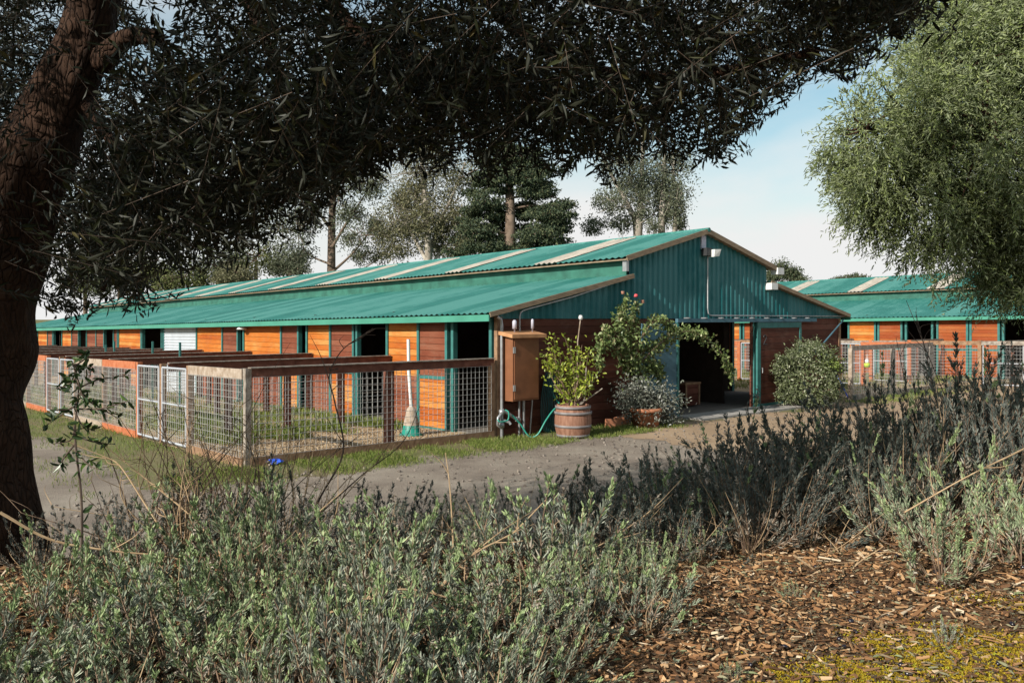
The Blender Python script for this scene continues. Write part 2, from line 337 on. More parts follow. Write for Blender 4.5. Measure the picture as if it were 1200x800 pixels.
def bark():
    m, nt, b = newmat('olive_bark'); lk = nt.links.new
    tc = N(nt, 'ShaderNodeTexCoord'); mp = N(nt, 'ShaderNodeMapping'); lk(tc.outputs['Object'], mp.inputs[0]); mp.inputs['Scale'].default_value = (1,1,.36)
    v = N(nt, 'ShaderNodeTexVoronoi', feature='DISTANCE_TO_EDGE'); v.inputs['Scale'].default_value = 34
    n = N(nt, 'ShaderNodeTexNoise'); n.inputs['Scale'].default_value = 16; n.inputs['Detail'].default_value = 10; n.inputs['Roughness'].default_value = .68
    w = N(nt, 'ShaderNodeMixRGB'); w.inputs[0].default_value = .16; lk(mp.outputs[0], w.inputs[1])
    n0 = N(nt, 'ShaderNodeTexNoise'); n0.inputs['Scale'].default_value = 5; lk(mp.outputs[0], n0.inputs['Vector']); lk(n0.outputs['Color'], w.inputs[2])
    lk(w.outputs[0], v.inputs['Vector']); lk(mp.outputs[0], n.inputs['Vector'])
    r = ramp(nt, [(.3,(.026,.014,.009)),(.55,(.055,.029,.018)),(.8,(.095,.057,.040))]); lk(n.outputs['Fac'], r.inputs[0]); lk(r.outputs[0], b.inputs['Base Color'])
    vr = ramp(nt, [(0,(0,0,0)),(.12,(.8,.8,.8)),(.4,(1,1,1))]); lk(v.outputs['Distance'], vr.inputs[0])
    a = N(nt, 'ShaderNodeMath', operation='MULTIPLY_ADD'); lk(n.outputs['Fac'], a.inputs[0]); a.inputs[1].default_value = 1.3; lk(vr.outputs[0], a.inputs[2])
    bp = N(nt, 'ShaderNodeBump'); bp.inputs['Strength'].default_value = 1; bp.inputs['Distance'].default_value = .03
    lk(a.outputs[0], bp.inputs['Height']); lk(bp.outputs[0], b.inputs['Normal']); b.inputs['Roughness'].default_value = .9
    b.inputs['Specular IOR Level'].default_value = .15
    return m
M['bark'] = bark()

# ------------------------------------------------------------------ ground sheets
def axis(a, b, fine0, fine1, fs, cs):
    out = list(np.arange(fine0, fine1 + 1e-6, fs)); x = fine0; st = fs; lo = []
    while x > a: st = min(st*1.35, cs); x -= st; lo.append(x)
    x = out[-1]; st = fs; hi = []
    while x < b: st = min(st*1.35, cs); x += st; hi.append(x)
    return np.array(lo[::-1] + out + hi)
def sheet(name, xs, ys, dz, mt, mask=None, kind='structure'):
    X, Y = np.meshgrid(xs, ys); Z = T(X, Y) + dz
    V = np.stack([X, Y, Z], -1).reshape(-1, 3); nx = len(xs)
    i, j = np.meshgrid(np.arange(nx-1), np.arange(len(ys)-1)); a = (j*nx + i).ravel()
    q = np.stack([a, a+1, a+nx+1, a+nx], 1)
    if mask is not None:
        c = V[q].mean(1); q = q[mask(c[:,0], c[:,1])]
        used = np.unique(q); mp = -np.ones(len(V), int); mp[used] = np.arange(len(used)); V = V[used]; q = mp[q]
    g = Geo(); g.add(V, q); o = g.build(name, mt, smooth=True); return tag(o, kind=kind)
sheet('ground', axis(-900, 900, -10, 12, .25, 90), axis(-300, 1500, -3, 32, .25, 110), 0, M['ground'])
def wob(x, y): return .22*np.sin(x*1.9 + y*.7) + .15*np.sin(x*.8 - y*2.3) + .08*np.sin(x*5+y*4)
def m_road(x, y):
    u, v = uv(x, y); w = wob(x, y); e = 1.3*sstep(.5, 3, x)
    front = (v < -1.25 + w*.8) & (v > -11); side = (u < -6.7 + w*.8) & (u > -15)
    return (front | side) & (y > 7.6 + e) & (y < 45) & (u < 3.2 + w)
def m_dirt(x, y):
    u, v = uv(x, y); w = wob(x, y); e = 1.3*sstep(.5, 3, x)
    return (v < -1.05 + w) & (u >= 2.2 + w) & (u < 30) & (y > 7.6 + e) & (v > -14)
sheet('gravel_drive', np.arange(-34, 12, .2), np.arange(7.4, 45, .2), .004, M['road'], m_road)
sheet('dirt_yard', np.arange(-4, 30, .2), np.arange(7.4, 36, .2), .008, M['dirt'], m_dirt)
sheet('pen_floor', np.arange(-34, -.0, .2), np.arange(12, 54, .2), .006, M['pen'],
      lambda x, y: (lambda u, v: (u > -5.2) & (u < -.02) & (v > .02) & (v < 43))(*uv(x, y)))
sheet('outer_pen_floor', np.arange(-2, 32, .2), np.arange(20, 56, .2), .012, M['pen'],
      lambda x, y: (lambda u, v: (u > 13.4) & (u < 25.3) & (v > -.6) & (v < 30))(*uv(x, y)))
def m_bed(x, y):
    e = 1.3*sstep(.5, 3, x); return (y < 7.7 + e + .5*wob(x, y)) & (y > -2)
sheet('mulch_bed', np.arange(-7, 8, .12), np.arange(-2, 10.5, .12), .005, M['bed'], m_bed)

# ------------------------------------------------------------------ the two barns
def barn(root, FF, v0, v1, left, right, full):
    P = root
    mid = W/2
    def corr(u0, h0, u1, h1, va, vb, dz=0, pitch=.19, amp=.017):
        n = int((vb - va)/pitch*6); vs = np.linspace(va, vb, n+1)
        wv = amp*np.sin((vs)/pitch*2*math.pi)
        V = []
        for v, w in zip(vs, wv): V += [FF(u0, v, h0+w+dz), FF(u1, v, h1+w+dz)]
        q = [[2*i, 2*i+2, 2*i+3, 2*i+1] for i in range(n)]
        return V, q
    ends = (v0 - .18, v1 + .18)
    for sgn in (0, 1):
        f = (lambda u: u) if sgn == 0 else (lambda u: W - u)
        g = Geo(); g.add(*corr(f(-.36), 2.485, f(3.93), 3.385, *ends)); g.build('lower_roof', M['roof'], P, True)
        g = Geo(); g.add(*corr(f(3.62), 3.765, f(mid), 4.59, *ends)); g.build('upper_roof', M['roof'], P, True)
        g = Geo()
        for (ua, ha, ub, hb) in ((-.33, 2.455, 3.93, 3.35), (3.66, 3.735, mid-.002, 4.545)):
            a = [FF(f(ua), ends[0]+.03, ha-.04), FF(f(ub), ends[0]+.03, hb-.04), FF(f(ub), ends[1]-.03, hb-.04), FF(f(ua), ends[1]-.03, ha-.04)]
            b = [FF(f(ua), ends[0]+.03, ha-.012), FF(f(ub), ends[0]+.03, hb-.012), FF(f(ub), ends[1]-.03, hb-.012), FF(f(ua), ends[1]-.03, ha-.012)]
            g.hexa(a + b)
        g.build('roof_deck', M['deck'], P)
        g = Geo(); g.hexa([FF(f(u), v, h) for h in (2.325, 2.455) for u, v in ((-.365, ends[0]+.01), (-.335, ends[0]+.01), (-.335, ends[1]), (-.365, ends[1]))])
        g.build('fascia', M['fascia'], P)
        g = Geo(); g.hexa([FF(f(u), v, h) for h in (3.30, 3.74) for u, v in ((3.86, v0+.03), (3.91, v0+.03), (3.91, v1), (3.86, v1))])
        g.build('clerestory_wall', M['clere'], P)
        # skylight strips on the upper roof
        s = v0 + (2.49 - v0 % 3.85 if not full else 2.49)
        while s < v1 - .5:
            g = Geo(); g.add(*corr(f(3.60), 3.772, f(mid-.12), 4.563, s-.40, s+.40, .012)); g.build('skylight', M['sky_panel'], P, True)
            s += 3.85
        if sgn == 0 or full:
            g = Geo()
            g.beam(FF(f(-.33), ends[0]+.012, 2.455), FF(f(3.9), ends[0]+.012, 3.345), .03, .10); 
            g.beam(FF(f(3.66), ends[0]+.012, 3.735), FF(f(mid-.01), ends[0]+.012, 4.54), .03, .12)
            g.build('rake_board', M['deck'], P)
    g = Geo(); g.tube([FF(mid, ends[0]-.02, 4.575), FF(mid, ends[1], 4.575)], .055, 10); g.build('ridge_cap', M['roof'], P, True)
    # side walls
    split = 1.13
    def wall(lst, ui, uo):
        # ui inner face, uo outer face of the panels
        for a, b, kind in lst:
            if kind == 'O': continue
            g = Geo()
            if kind == 'W':
                n = 46; hs = np.linspace(.02, 2.36, n*2+1); wv = .012*np.sin(np.arange(n*2+1)*math.pi/2*1.0)
                V = []
                for h, w in zip(hs, wv): V += [FF(uo + (w if uo < ui else -w), a, h), FF(uo + (w if uo < ui else -w), b, h)]
                g.add(V, [[2*i, 2*i+1, 2*i+3, 2*i+2] for i in range(2*n)])
                g.fbox(min(ui,uo)+.02, max(ui,uo)-.0, a, b, .0, 2.36, 0, FF)
                g.build('ribbed_panel', M['greywhite'], P); continue
            up, lo = {'RO':('red','orange'),'OR':('orange','red'),'R':('red','red'),'Or':('orange','orange'),'X':('orange_red','orange_red'),'OX':('orange','orange_red')}[kind]
            g.fbox(ui, uo, a, b, split, 2.38, 0, FF); g.fbox(ui, uo, a, b, -.05, split-.003, 1, FF)
            ob = g.build('stall_panel', [M[up], M[lo]], P)
            s_ = -1 if uo < ui else 1
            if kind in ('RO', 'X'): g = Geo(); g.fbox(uo, uo + s_*.018, a, b, split-.035, split+.035, 0, FF); g.build('panel_trim', M['teal'], ob)
            g = Geo(); g.fbox(uo, uo + s_*.016, a, b, -.05, .04, 0, FF); g.build('panel_trim', M['teal'], ob)
        bs = sorted(set([round(x, 2) for a, b, _ in lst for x in (a, b)]))
        last = -99
        s_ = -1 if uo < ui else 1
        for x in bs:
            if x - last < .2 and x - last > .13: pass
            elif x - last <= .13: continue
            g = Geo(); g.fbox(ui - s_*.03, uo + s_*.035, x-.04, x+.045, -.1, 2.40, 0, FF); g.build('stall_post', M['teal'], P); last = x
    wall(left, .03, -.02)
    wall(right, W-.03, W+.02)
    for uu in (.0, W):
        g = Geo(); g.fbox(uu-.025, uu+.025, v0+.02, v1, 2.40, 2.455 + .0, 0, FF); g.build('wall_plate', M['dark'], P)
    # inside
    def part(name, m, *b):
        g = Geo()
        for x in b: g.fbox(*x, 0, FF)
        return g.build(name, M[m], P)
    part('barn_floor', 'floor', (.05, W-.05, v0+.04, v1, -.06, .02))
    vA = v0 + .12 if full else v0
    part('aisle_wall', 'dark', (3.9, 3.96, v0+.1, v1, .02, 3.3))
    part('aisle_wall', 'dark', (9.2, 9.26, v0 + 1.2, v1, .02, 3.3))
    part('end_wall', 'dark', (0.05, W-.05, v1-.06, v1, .02, 2.38))
    k = 1
    while v0 + k*3.85 < v1:
        vv = v0 + k*3.85 + .02
        part('stall_partition', 'dark', (.06, 3.9, vv, vv+.05, .02, 2.6)); part('stall_partition', 'dark', (9.26, W-.06, vv, vv+.05, .02, 2.6)); k += 1
    return part

def addpanel(a, b, k): return (a, b, k)
left1 = [(.16,1.44,'O'),(1.66,2.72,'RO'),(2.78,4.0,'OR'),(4.12,5.38,'O'),(5.55,6.72,'RO'),(6.78,8.0,'OR'),(8.1,8.5,'O'),(8.55,9.55,'RO'),
         (9.6,12.1,'OR'),(12.2,12.55,'O'),(12.62,13.75,'R'),(13.8,15.95,'OX'),(16.05,19.2,'W'),(19.4,21.6,'O'),(21.75,24.6,'Or'),(24.75,25.3,'R'),(25.3,26.7,'O'),
         (26.8,27.9,'R'),(28.0,29.4,'R'),(29.5,30.8,'O'),(30.9,32,'R'),(32.1,33.8,'Or'),(33.9,35.5,'O'),(35.7,36.8,'R'),(36.9,38.9,'Or'),(39,40.4,'O'),(40.5,44,'R')]
right1 = [(.1,2.9,'R'),(3.0,3.8,'O'),(3.9,6.5,'X'),(6.6,8,'O'),(8.1,12,'R'),(12,13.4,'O'),(13.5,44,'R')]
barn1 = thing('stable_barn', 'near red wooden stable with green corrugated roof and teal gable facing the yard', 'stable', F(0,0,0))
part = barn(barn1, F, 0, 44, left1, right1, True)
# gable end: boards below, ribbed sheet above
def roofline(u):
    u = min(u, W-u)
    if u < 3.88: return 2.40 + (u + .36)*.2098
    return 3.70 + (u - 3.62)*.2675
g = Geo(); n = int(W/.19*6); V = []
us = np.unique(np.concatenate([np.linspace(.0, W, n+1), [3.879, 3.881, W-3.881, W-3.879]]))
for u in us:
    w = -.02 - .017*max(-.6, min(.6, math.sin(u/.19*2*math.pi)))/.6
    V += [F(u, w, 2.375), F(u, w, roofline(u))]
g.add(V, [[2*i, 2*i+2, 2*i+3, 2*i+1] for i in range(len(us)-1)])
g.fbox(3.95, W-3.95, .005, .03, 2.375, 3.72)
g.build('gable_cladding', M['clad'], barn1)
uL, uR = u_at(790, 0), u_at(880, 0)
part('gable_wall', 'redwall', (.1, uL, 0, .04, -.1, 2.372)); part('gable_wall', 'redwall', (uR, W-.02, 0, .04, -.1, 2.372))
g = Geo(); g.fbox(-.03, .10, -.03, .07, -.1, 2.42); g.build('corner_post', M['fence_brown'], barn1)
g = Geo(); g.fbox(W-.06, W+.05, -.02, .06, -.1, 2.42); g.build('corner_post', M['fence_brown'], barn1)
# door track, posts and the two sliding doors
g = Geo(); g.fbox(uL-.05, u_at(955, -.1), -.16, -.075, 2.28, 2.372)
g.build('door_track', M['bluedoor'], barn1)
for i in range(9):
    u = uL + .35 + i*.68
    g = Geo(); g.fbox(u-.03, u+.03, -.19, -.04, 2.374, 2.40); g.build('track_bracket', M['galv'], barn1)
for px in (790, 883.5):
    g = Geo(); u = u_at(px, 0); g.fbox(u-.045, u+.05, -.04, .06, -.05, 2.27); g.build('door_post', M['teal'], barn1)
d1 = u_at(888, -.1); d2 = u_at(938, -.1)
g = Geo(); g.fbox(d1+.07, d2-.07, -.115, -.085, .06, 2.12); door = g.build('sliding_door', M['redwall'], barn1)
tag(door, 'dark red sliding door with the number 2')
g = Geo(); g.fbox(d1-.06, d1+.09, -.135, -.08, .02, 2.27); g.fbox(d2-.09, d2, -.135, -.08, .02, 2.27); g.fbox(d1+.09, d2-.09, -.135, -.08, 2.12, 2.27)
g.fbox(d1+.09, d2-.09, -.13, -.08, .02, .10); g.build('door_frame', M['teal'], door)
nu = d1 + .30; nh = 1.80
pts = [(-.055,.06),(-.045,.085),(-.015,.105),(.025,.10),(.05,.075),(.05,.04),(.03,0),(-.01,-.045),(-.06,-.10),(.065,-.10)]
g = Geo(); g.tube([F(nu + a*1.2, -.122, nh + b*1.2) for a, b in pts], .014, 6); g.build('numeral_two', M['black'], door)
g = Geo(); g.tube([F(d1+.15, -.15, h) for h in (.92,.95,1.02,1.05)], .012, 6); g.tube([F(d1+.15, -.12, 1.05), F(d1+.15, -.155, 1.05)], .012, 6); g.build('handle', M['galv'], door)
e1 = u_at(752, -.1)
g = Geo(); g.fbox(e1, uL+.02, -.115, -.08, .06, 2.26); door2 = g.build('sliding_door', M['bluedoor'], barn1); tag(door2, 'blue-grey painted sliding door pushed open')
g = Geo(); g.fbox(uL-.045, uL+.025, -.135, -.078, .02, 2.272); g.build('door_frame', M['teal'], door2)
# flood lamp under the ridge, conduit, purlin ends
g = Geo(); c = u_at(822, 0); g.fbox(c-.09, c+.09, -.075, -.04, 4.10, 4.44); fl = g.build('lamp_bracket', M['lav_grey'], barn1)
g = Geo(); g.fbox(c-.10, c+.10, -.24, -.08, 3.93, 4.12, 0); g.build('lamp_housing', M['black'], fl)
g = Geo(); p = [F(c+.09, -.32, 3.90), F(c+.27, -.34, 3.92), F(c+.27, -.14, 3.92), F(c+.09, -.14, 3.90), F(c+.09, -.34, 4.08), F(c+.30, -.38, 4.09), F(c+.30, -.12, 4.09), F(c+.09, -.12, 4.08)]
g.hexa(p); g.build('flood_lamp', M['white'], fl)
cu = u_at(827, 0)
g = Geo(); g.tube([F(cu, -.06, 3.95), F(cu, -.06, 2.62), F(cu+.02, -.065, 2.50), F(cu+.10, -.065, 2.455), F(cu+.2, -.065, 2.45), F(u_at(988, 0), -.065, 2.44)], .016, 6)
g.build('conduit', M['galv'], barn1)
for uu, hh in ((W-3.5, 3.66), (W-3.8, 3.24)):
    g = Geo(); g.fbox(uu-.16, uu+.14, -.22, -.0, hh-.09, hh+.09); g.build('purlin_end', M['white'], barn1)
g = Geo(); g.fbox(3.72, 3.8, -.1, .02, 3.45, 3.72); g.build('purlin_end', M['galv'], barn1)
g = Geo(); g.tube([F(mid_ := W/2-.2, 2.5, 4.5), F(mid_, 2.5, 5.0)], .012, 5); g.build('antenna', M['galv'], barn1)
for px, py in ((283.5, 391),):
    v = v_at(px, -.2); g = Geo(); p = F(-.2, v, 2.25); g.lathe([(.0,-.02),(.13,-.02),(.16,.0),(.10,.06),(.03,.10),(0,.10)], 12, p); g.build('eave_lamp', M['white'], barn1, True)

U2 = 25.4; VS = -14.0
def F2(u, v, h): return F(u + U2, v + VS, h)
pl = lambda px: v_at(px, U2) - VS
seq = [(1330,1290,'X'),(1290,1240,'O'),(1240,1204,'OR'),(1204,1176,'O'),(1171,1138,'X'),(1134,1099,'X'),(1093,1062,'O'),(1057,1030,'X'),(1026,995,'OX'),(993,975,'O'),(972,955,'R'),(950,930,'OR'),
       (925,910,'O'),(905,888,'X'),(886,872,'X'),(868,858,'Or'),(855,845,'O'),(842,820,'R'),(815,800,'O'),(798,770,'Or')]
left2 = [(max(0.3, pl(a)), pl(b), k) for a, b, k in seq if pl(b) > .5]
barn2 = thing('stable_barn', 'second stable far right, same green roof with pale strips, orange-red panels behind hedge', 'stable', F2(0,0,0))
barn(barn2, F2, 0, 60, left2, [(.1, 60, 'R')], False)
g = Geo(); g.fbox(0, W, 0, .04, -.2, 2.37, 0, F2); g.build('gable_wall', M['redwall'], barn2)
g = Geo(); V = []
for u in np.linspace(0, W, 120): V += [F2(u, -.02, 2.37), F2(u, -.02, roofline(u))]
g.add(V, [[2*i, 2*i+2, 2*i+3, 2*i+1] for i in range(119)]); g.build('gable_cladding', M['clad'], barn2)

# ------------------------------------------------------------------ pens
def mesh_wires(g, A, B, h0, h1, FF, su=.10, sh=.10, r=.0042):
    (ua, va), (ub, vb) = A, B
    ln = math.hypot(ub-ua, vb-va); n = max(1, int(ln/su)); m = max(1, int((h1-h0)/sh))
    for i in range(n+1):
        t = min(1, i/n); u, v = ua + (ub-ua)*t, va + (vb-va)*t
        g.tube([FF(u, v, h0), FF(u, v, h1)], r, 3, cap=False)
    for j in range(m+1):
        h = h0 + (h1-h0)*j/m
        g.tube([FF(ua, va, h), FF(ub, vb, h)], r, 3, cap=False)
def post(root, u, v, m, h=1.57, w=.10, name='post', FF=F):
    g = Geo(); g.fbox(u-w/2, u+w/2, v-w/2, v+w/2, -.15, h, 0, FF); return g.build(name, M[m], root)
def railp(root, A, B, m, top=1.575, hh=.14, w=.045, name='rail'):
    g = Geo(); g.beam(F(*A, top-hh/2), F(*B, top-hh/2), w, hh); return g.build(name, M[m], root)
def wirep(root, A, B, h0=.16, h1=1.44, **k):
    g = Geo(); mesh_wires(g, A, B, h0, h1, F, **k); return g.build('wire_mesh', M['wire'], root)
def gatep(root, A, B, ht=1.5):
    (ua, va), (ub, vb) = A, B
    g = Geo(); c = [F(ua, va, .10), F(ua, va, ht), F(ub, vb, ht), F(ub, vb, .10), F(ua, va, .10)]
    for i in range(4): g.tube([c[i], c[i+1]], .022, 6)
    g.tube([F(ua, va, .82), F(ub, vb, .82)], .018, 6)
    gt = g.build('gate', M['gate'], root)
    g = Geo(); mesh_wires(g, A, B, .12, ht-.02, F, .10, .12); g.build('wire_mesh', M['wire'], gt); return gt

UF = -5.23
front = thing('paddock_fence', 'front fence of the nearest pen, red top rail ending beside the meter box', 'fence', F(UF, 0, 0))
railp(front, (UF+.06, -.02), (-.12, -.02), 'fence_red', 1.585, .15)
g = Geo(); g.beam(F(UF+.05, -.02, 1.592), F(-.12, -.02, 1.592), .13, .018); g.build('rail_cap', M['fence_grey'], front)
post(front, -2.5, .07, 'fence_red', 1.5, .14); post(front, -.16, .0, 'fence_brown', 1.5, .09); post(front, UF+.02, 0, 'fence_grey', 1.585, .10)
wirep(front, (UF+.1, -.05), (-.2, -.05))
g = Geo(); g.beam(F(UF+.05, -.03, .05), F(-.12, -.03, .05), .05, .22); g.build('kickboard', M['fence_brown'], front)

ords = ['first','second','third','fourth','fifth','sixth','seventh','eighth','ninth','tenth']
MOD = 3.85
looks = ['pale weathered rail and brown posts', 'orange-red rail and orange post', 'pale rail and brown post with white gate', 'orange posts and white gate']
for i in range(10):
    a, b = i*MOD, (i+1)*MOD
    lab = 'fence of the %s pen beside the drive, %s' % (ords[i], looks[min(i,3)] if i < 4 else 'wire mesh behind grass')
    t = thing('paddock_fence', lab, 'fence', F(UF, a, 0), 'pen fences along the drive')
    gate_first = i % 2 == 1
    ga, gb = (a+.09, a+1.36) if gate_first else (b-1.36, b-.09)
    pa, pb = (ga+1.36, b) if gate_first else (a, b-1.45)
    pm = ['fence_pale','fence_orange','fence_pale','fence_orange'][i % 4]; po = ['fence_brown','fence_orange','fence_brown','fence_orange'][i % 4]
    railp(t, (UF-.03, pa+.05), (UF-.03, pb), pm, 1.575, .17)
    g = Geo(); g.beam(F(UF-.03, pa+.05, .05), F(UF-.03, pb, .05), .05, .22); g.build('kickboard', M['fence_brown' if i == 0 else pm], t)
    post(t, UF, (gb+.06) if gate_first else (ga-.06), po)
    post(t, UF, b, 'fence_brown', 1.57)
    wirep(t, (UF-.06, pa+.05), (UF-.06, pb-.03), .16, 1.42)
    gatep(t, (UF-.04, ga), (UF-.04, gb))
for i in range(1, 10):
    v = i*MOD
    t = thing('rail_fence', 'dark red rail fence dividing the %s pen from the next, counted from the meter box' % ords[i-1], 'fence', F(UF, v, 0), 'fences dividing the pens')
    railp(t, (UF+.1, v), (-.06, v), 'fence_red', 1.57, .15)
    g = Geo(); g.beam(F(UF+.1, v, 1.578), F(-.06, v, 1.578), .12, .016); g.build('rail_cap', M['fence_grey'], t)
    for u in (-3.9, -2.6, -1.3, -.1): post(t, u, v+.07, 'fence_red', 1.49, .12)
    wirep(t, (UF+.1, v-.03), (-.1, v-.03), .1, 1.4, su=.15, sh=.15)
for px, py, u in ((179, 400, -2.0), (211, 401, -2.6), (134, 400, -2.2), (124, 404, -3)):
    v = v_at(px, u); p = F(u, v, 0); h = EYE - (py-372)/FPX*p[1] + K*v
    g = Geo(); g.beam(F(u, v, -.1), F(u, v, h), .05, .05)
    tag(g.build('steel_post', M['teal'], None, org=F(u, v, 0)), 'slim green steel post standing up behind the pen rails', 'post', 'steel posts in the pens')

# right-hand pens
UR = 18.1
t = thing('paddock_fence', 'grey railed fence joining the right corner of the near stable beside the round bush', 'fence', F(13.4, -.7, 0))
railp(t, (12.75, -.7), (UR, -.7), 'fence_grey', 1.57, .14); 
for u, m in ((12.8, 'fence_pale'), (15.4, 'fence_grey'), (UR, 'fence_grey')): post(t, u, -.66, m, 1.5, .11)
wirep(t, (12.8, -.73), (UR, -.73), .14, 1.45)
g = Geo(); g.beam(F(12.8, -.72, .05), F(UR, -.72, .05), .05, .2); g.build('kickboard', M['fence_grey'], t)
t = thing('paddock_fence', 'red posted pen fence with white gates seen through the grey railed fence', 'fence', F(UR, 0, 0))
v = -.6; i = 0
while v < 20:
    post(t, UR+.02, v + (2.3 if i % 2 == 0 else 1.4), 'fence_orange', 1.57, .12)
    nv = v + (2.3 if i % 2 == 0 else 1.4)
    if i % 2 == 0: wirep(t, (UR, v+.05), (UR, nv-.05)); railp(t, (UR-.03, v+.05), (UR-.03, nv), 'fence_orange')
    else: gatep(t, (UR, v+.1), (UR, nv-.1))
    v = nv; i += 1
UC = 20.4
t = thing('paddock_fence', 'rail fence with red posts before the second stable, behind the hedge on the right', 'fence', F(UC, 0, 0))
v = -9.0; i = 0
while v < 26:
    nv = v + (2.4 if i % 2 == 0 else 1.45)
    post(t, UC, nv, 'fence_orange' if i % 3 else 'fence_brown', 1.6, .12); railp(t, (UC-.03, v), (UC-.03, nv), 'fence_brown' if i % 4 == 0 else 'fence_grey')
    if i % 2 == 0: wirep(t, (UC, v+.05), (UC, nv-.05))
    else: gatep(t, (UC, v+.1), (UC, nv-.1))
    v = nv; i += 1
for i, v in enumerate((-5.7, -1.85, 2.0, 5.85, 9.7)):
    t = thing('rail_fence', 'pale rail fence running to the second stable, %s from the right' % ords[i], 'fence', F(UC, v, 0), 'fences dividing the far pens')
    railp(t, (UC+.1, v), (U2-.08, v), 'fence_grey', 1.57, .14)
    for u in (21.7, 23.0, 24.3, U2-.1): post(t, u, v, 'fence_red', 1.49, .11)
    wirep(t, (UC+.1, v), (U2-.1, v), .1, 1.42, su=.15, sh=.15)

# ------------------------------------------------------------------ things by the gable wall
# meter box
b0, b1 = u_at(601, -.36), u_at(631.5, -.36)
t = thing('meter_box', 'brown wooden utility box with a sloping lid on the gable wall beside the barrel', 'utility box', F(b0, -.2, .75))
g = Geo(); g.fbox(b0, b1, -.36, -.005, .74, 2.04); g.build('cabinet', M['boxwood'], t)
g = Geo(); g.fbox(b0+.03, b1-.03, -.378, -.362, .78, 2.0); dr = g.build('cabinet_door', M['boxwood'], t)
g = Geo()
for h in (1.0, 1.75): g.fbox(b0-.005, b0+.05, -.39, -.37, h-.06, h+.06)
g.build('hinge', M['galv'], dr)
g = Geo(); g.hexa([F(b0-.10,-.46,1.99),F(b1+.12,-.46,1.99),F(b1+.12,-.003,2.06),F(b0-.10,-.003,2.06),F(b0-.10,-.46,2.06),F(b1+.12,-.46,2.06),F(b1+.12,-.003,2.14),F(b0-.10,-.003,2.14)])
g.build('lid', M['boxtop'], t)
g = Geo(); a = u_at(609, -.1)
g.tube([F(a,-.1,2.1), F(a,-.1,2.42), F(a+.02,-.1,2.50), F(a+.10,-.1,2.545), F(a+.22,-.1,2.575), F(a+1.5,-.1,2.84), F(3.7,-.1,3.27)], .018, 6); g.build('conduit', M['galv'], t)
for px, w, h in ((603, .045, .22), (624, .03, .24)):
    a = u_at(px, -.2); g = Geo(); g.lathe([(0,0),(.015,0),(.015,.07),(w,.07),(w,h),(w*.4,h+.03),(0,h+.03)], 10, F(a,-.2,2.1)); g.build('service_cap', M['lav_grey'], t, True)
for px, r in ((608.5, .022), (613.5, .032), (624, .016)):
    a = u_at(px, -.15); g = Geo(); off = .08 if px > 620 else 0
    g.tube([F(a,-.15,.76), F(a-off*.3,-.15,.5), F(a-off,-.15,-.05)], r, 8); g.build('supply_pipe', M['galv'], t, True)
# standpipe
a = u_at(588, -.1)
t = thing('standpipe', 'grey water pipe with valves rising beside the meter box', 'pipe', F(a, -.1, 0))
g = Geo(); g.tube([F(a,-.1,-.05), F(a,-.1,2.25)], .032, 8); g.tube([F(a,-.1,2.25), F(a-.02,-.1,2.36), F(a-.12,-.1,2.42)], .03, 8); g.build('pipe', M['galv'], t, True)
g = Geo()
g.lathe([(0,-.05),(.055,-.05),(.06,0),(.055,.05),(0,.05)], 10, F(a,-.1,.52)); g.lathe([(0,-.05),(.05,-.05),(.055,0),(.05,.05),(0,.05)], 10, F(a,-.1,.26))
g.tube([F(a,-.1,.5), F(a-.13,-.14,.42), F(a-.14,-.14,.28), F(a,-.1,.2)], .028, 8)
g.tube([F(a,-.12,.56), F(a+.16,-.14,.47), F(a+.34,-.14,.36)], .035, 8); g.tube([F(a,-.12,.36), F(a+.13,-.17,.32), F(a+.15,-.2,.27)], .03, 8)
g.build('valve', M['galv'], t, True)
g = Geo(); g.tube([F(a+.34,-.14,.36), F(a+.43,-.14,.33)], .05, 8); g.build('tap', M['galv'], t, True)
# hoses
def spline(P, n=8):
    P = [np.asarray(p, float) for p in P]; P = [2*P[0]-P[1]] + P + [2*P[-1]-P[-2]]; out = []
    for i in range(1, len(P)-2):
        for t in np.arange(n)/n:
            a, b, c, d = P[i-1:i+3]; out.append(.5*((2*b)+(c-a)*t+(2*a-5*b+4*c-d)*t*t+(3*b-a-3*c+d)*t**3))
    out.append(P[-2]); return out
def hp(px, py, v):
    u = u_at(px, v); p = F(u, v, 0); return F(u, v, EYE - (py-372)/FPX*p[1] + K*v)
g = Geo(); g.tube(spline([hp(592,480,-.2), hp(596,483,-.26), hp(595,492,-.26), hp(586,494,-.24), hp(583,491,-.2)]), .014, 6)
g.tube(spline([hp(600,486,-.25), hp(610,497,-.3), hp(620,511,-.4), hp(630,509,-.55), hp(640,492,-.6), hp(650,479,-.62), hp(658,477.5,-.66), hp(667,479,-.85)]), .017, 6)
g.tube(spline([hp(667,479,-.85), hp(671,481,-1.02), hp(672,496,-1.06), hp(671,512,-1.06)]), .017, 6)
g.tube(spline([hp(645,452,-.12), hp(650,466,-.2), hp(660,477,-.5), hp(668,481,-.75)]), .017, 6)
tag(g.build('garden_hose', M['hose'], None, True, org=F(u_at(620,-.5), -.5, 0)), 'green garden hose looping from the pipe up over the barrel rim', 'hose')
g = Geo()
for k in range(7):
    x = 637 + k*2.1; g.tube(spline([hp(x+3,436,-.06), hp(x-1,455,-.09-.012*k), hp(x-3,480,-.10-.012*k), hp(x,504+k*.8,-.12), hp(x+7,498,-.08), hp(x+6,470,-.05), hp(x+4,438,-.05)]), .014, 5)
tag(g.build('coiled_hose', M['hose_dark'], None, True, org=F(u_at(645,-.06), -.06, 1)), 'dark coiled hose hanging on the red wall behind the barrel', 'hose')

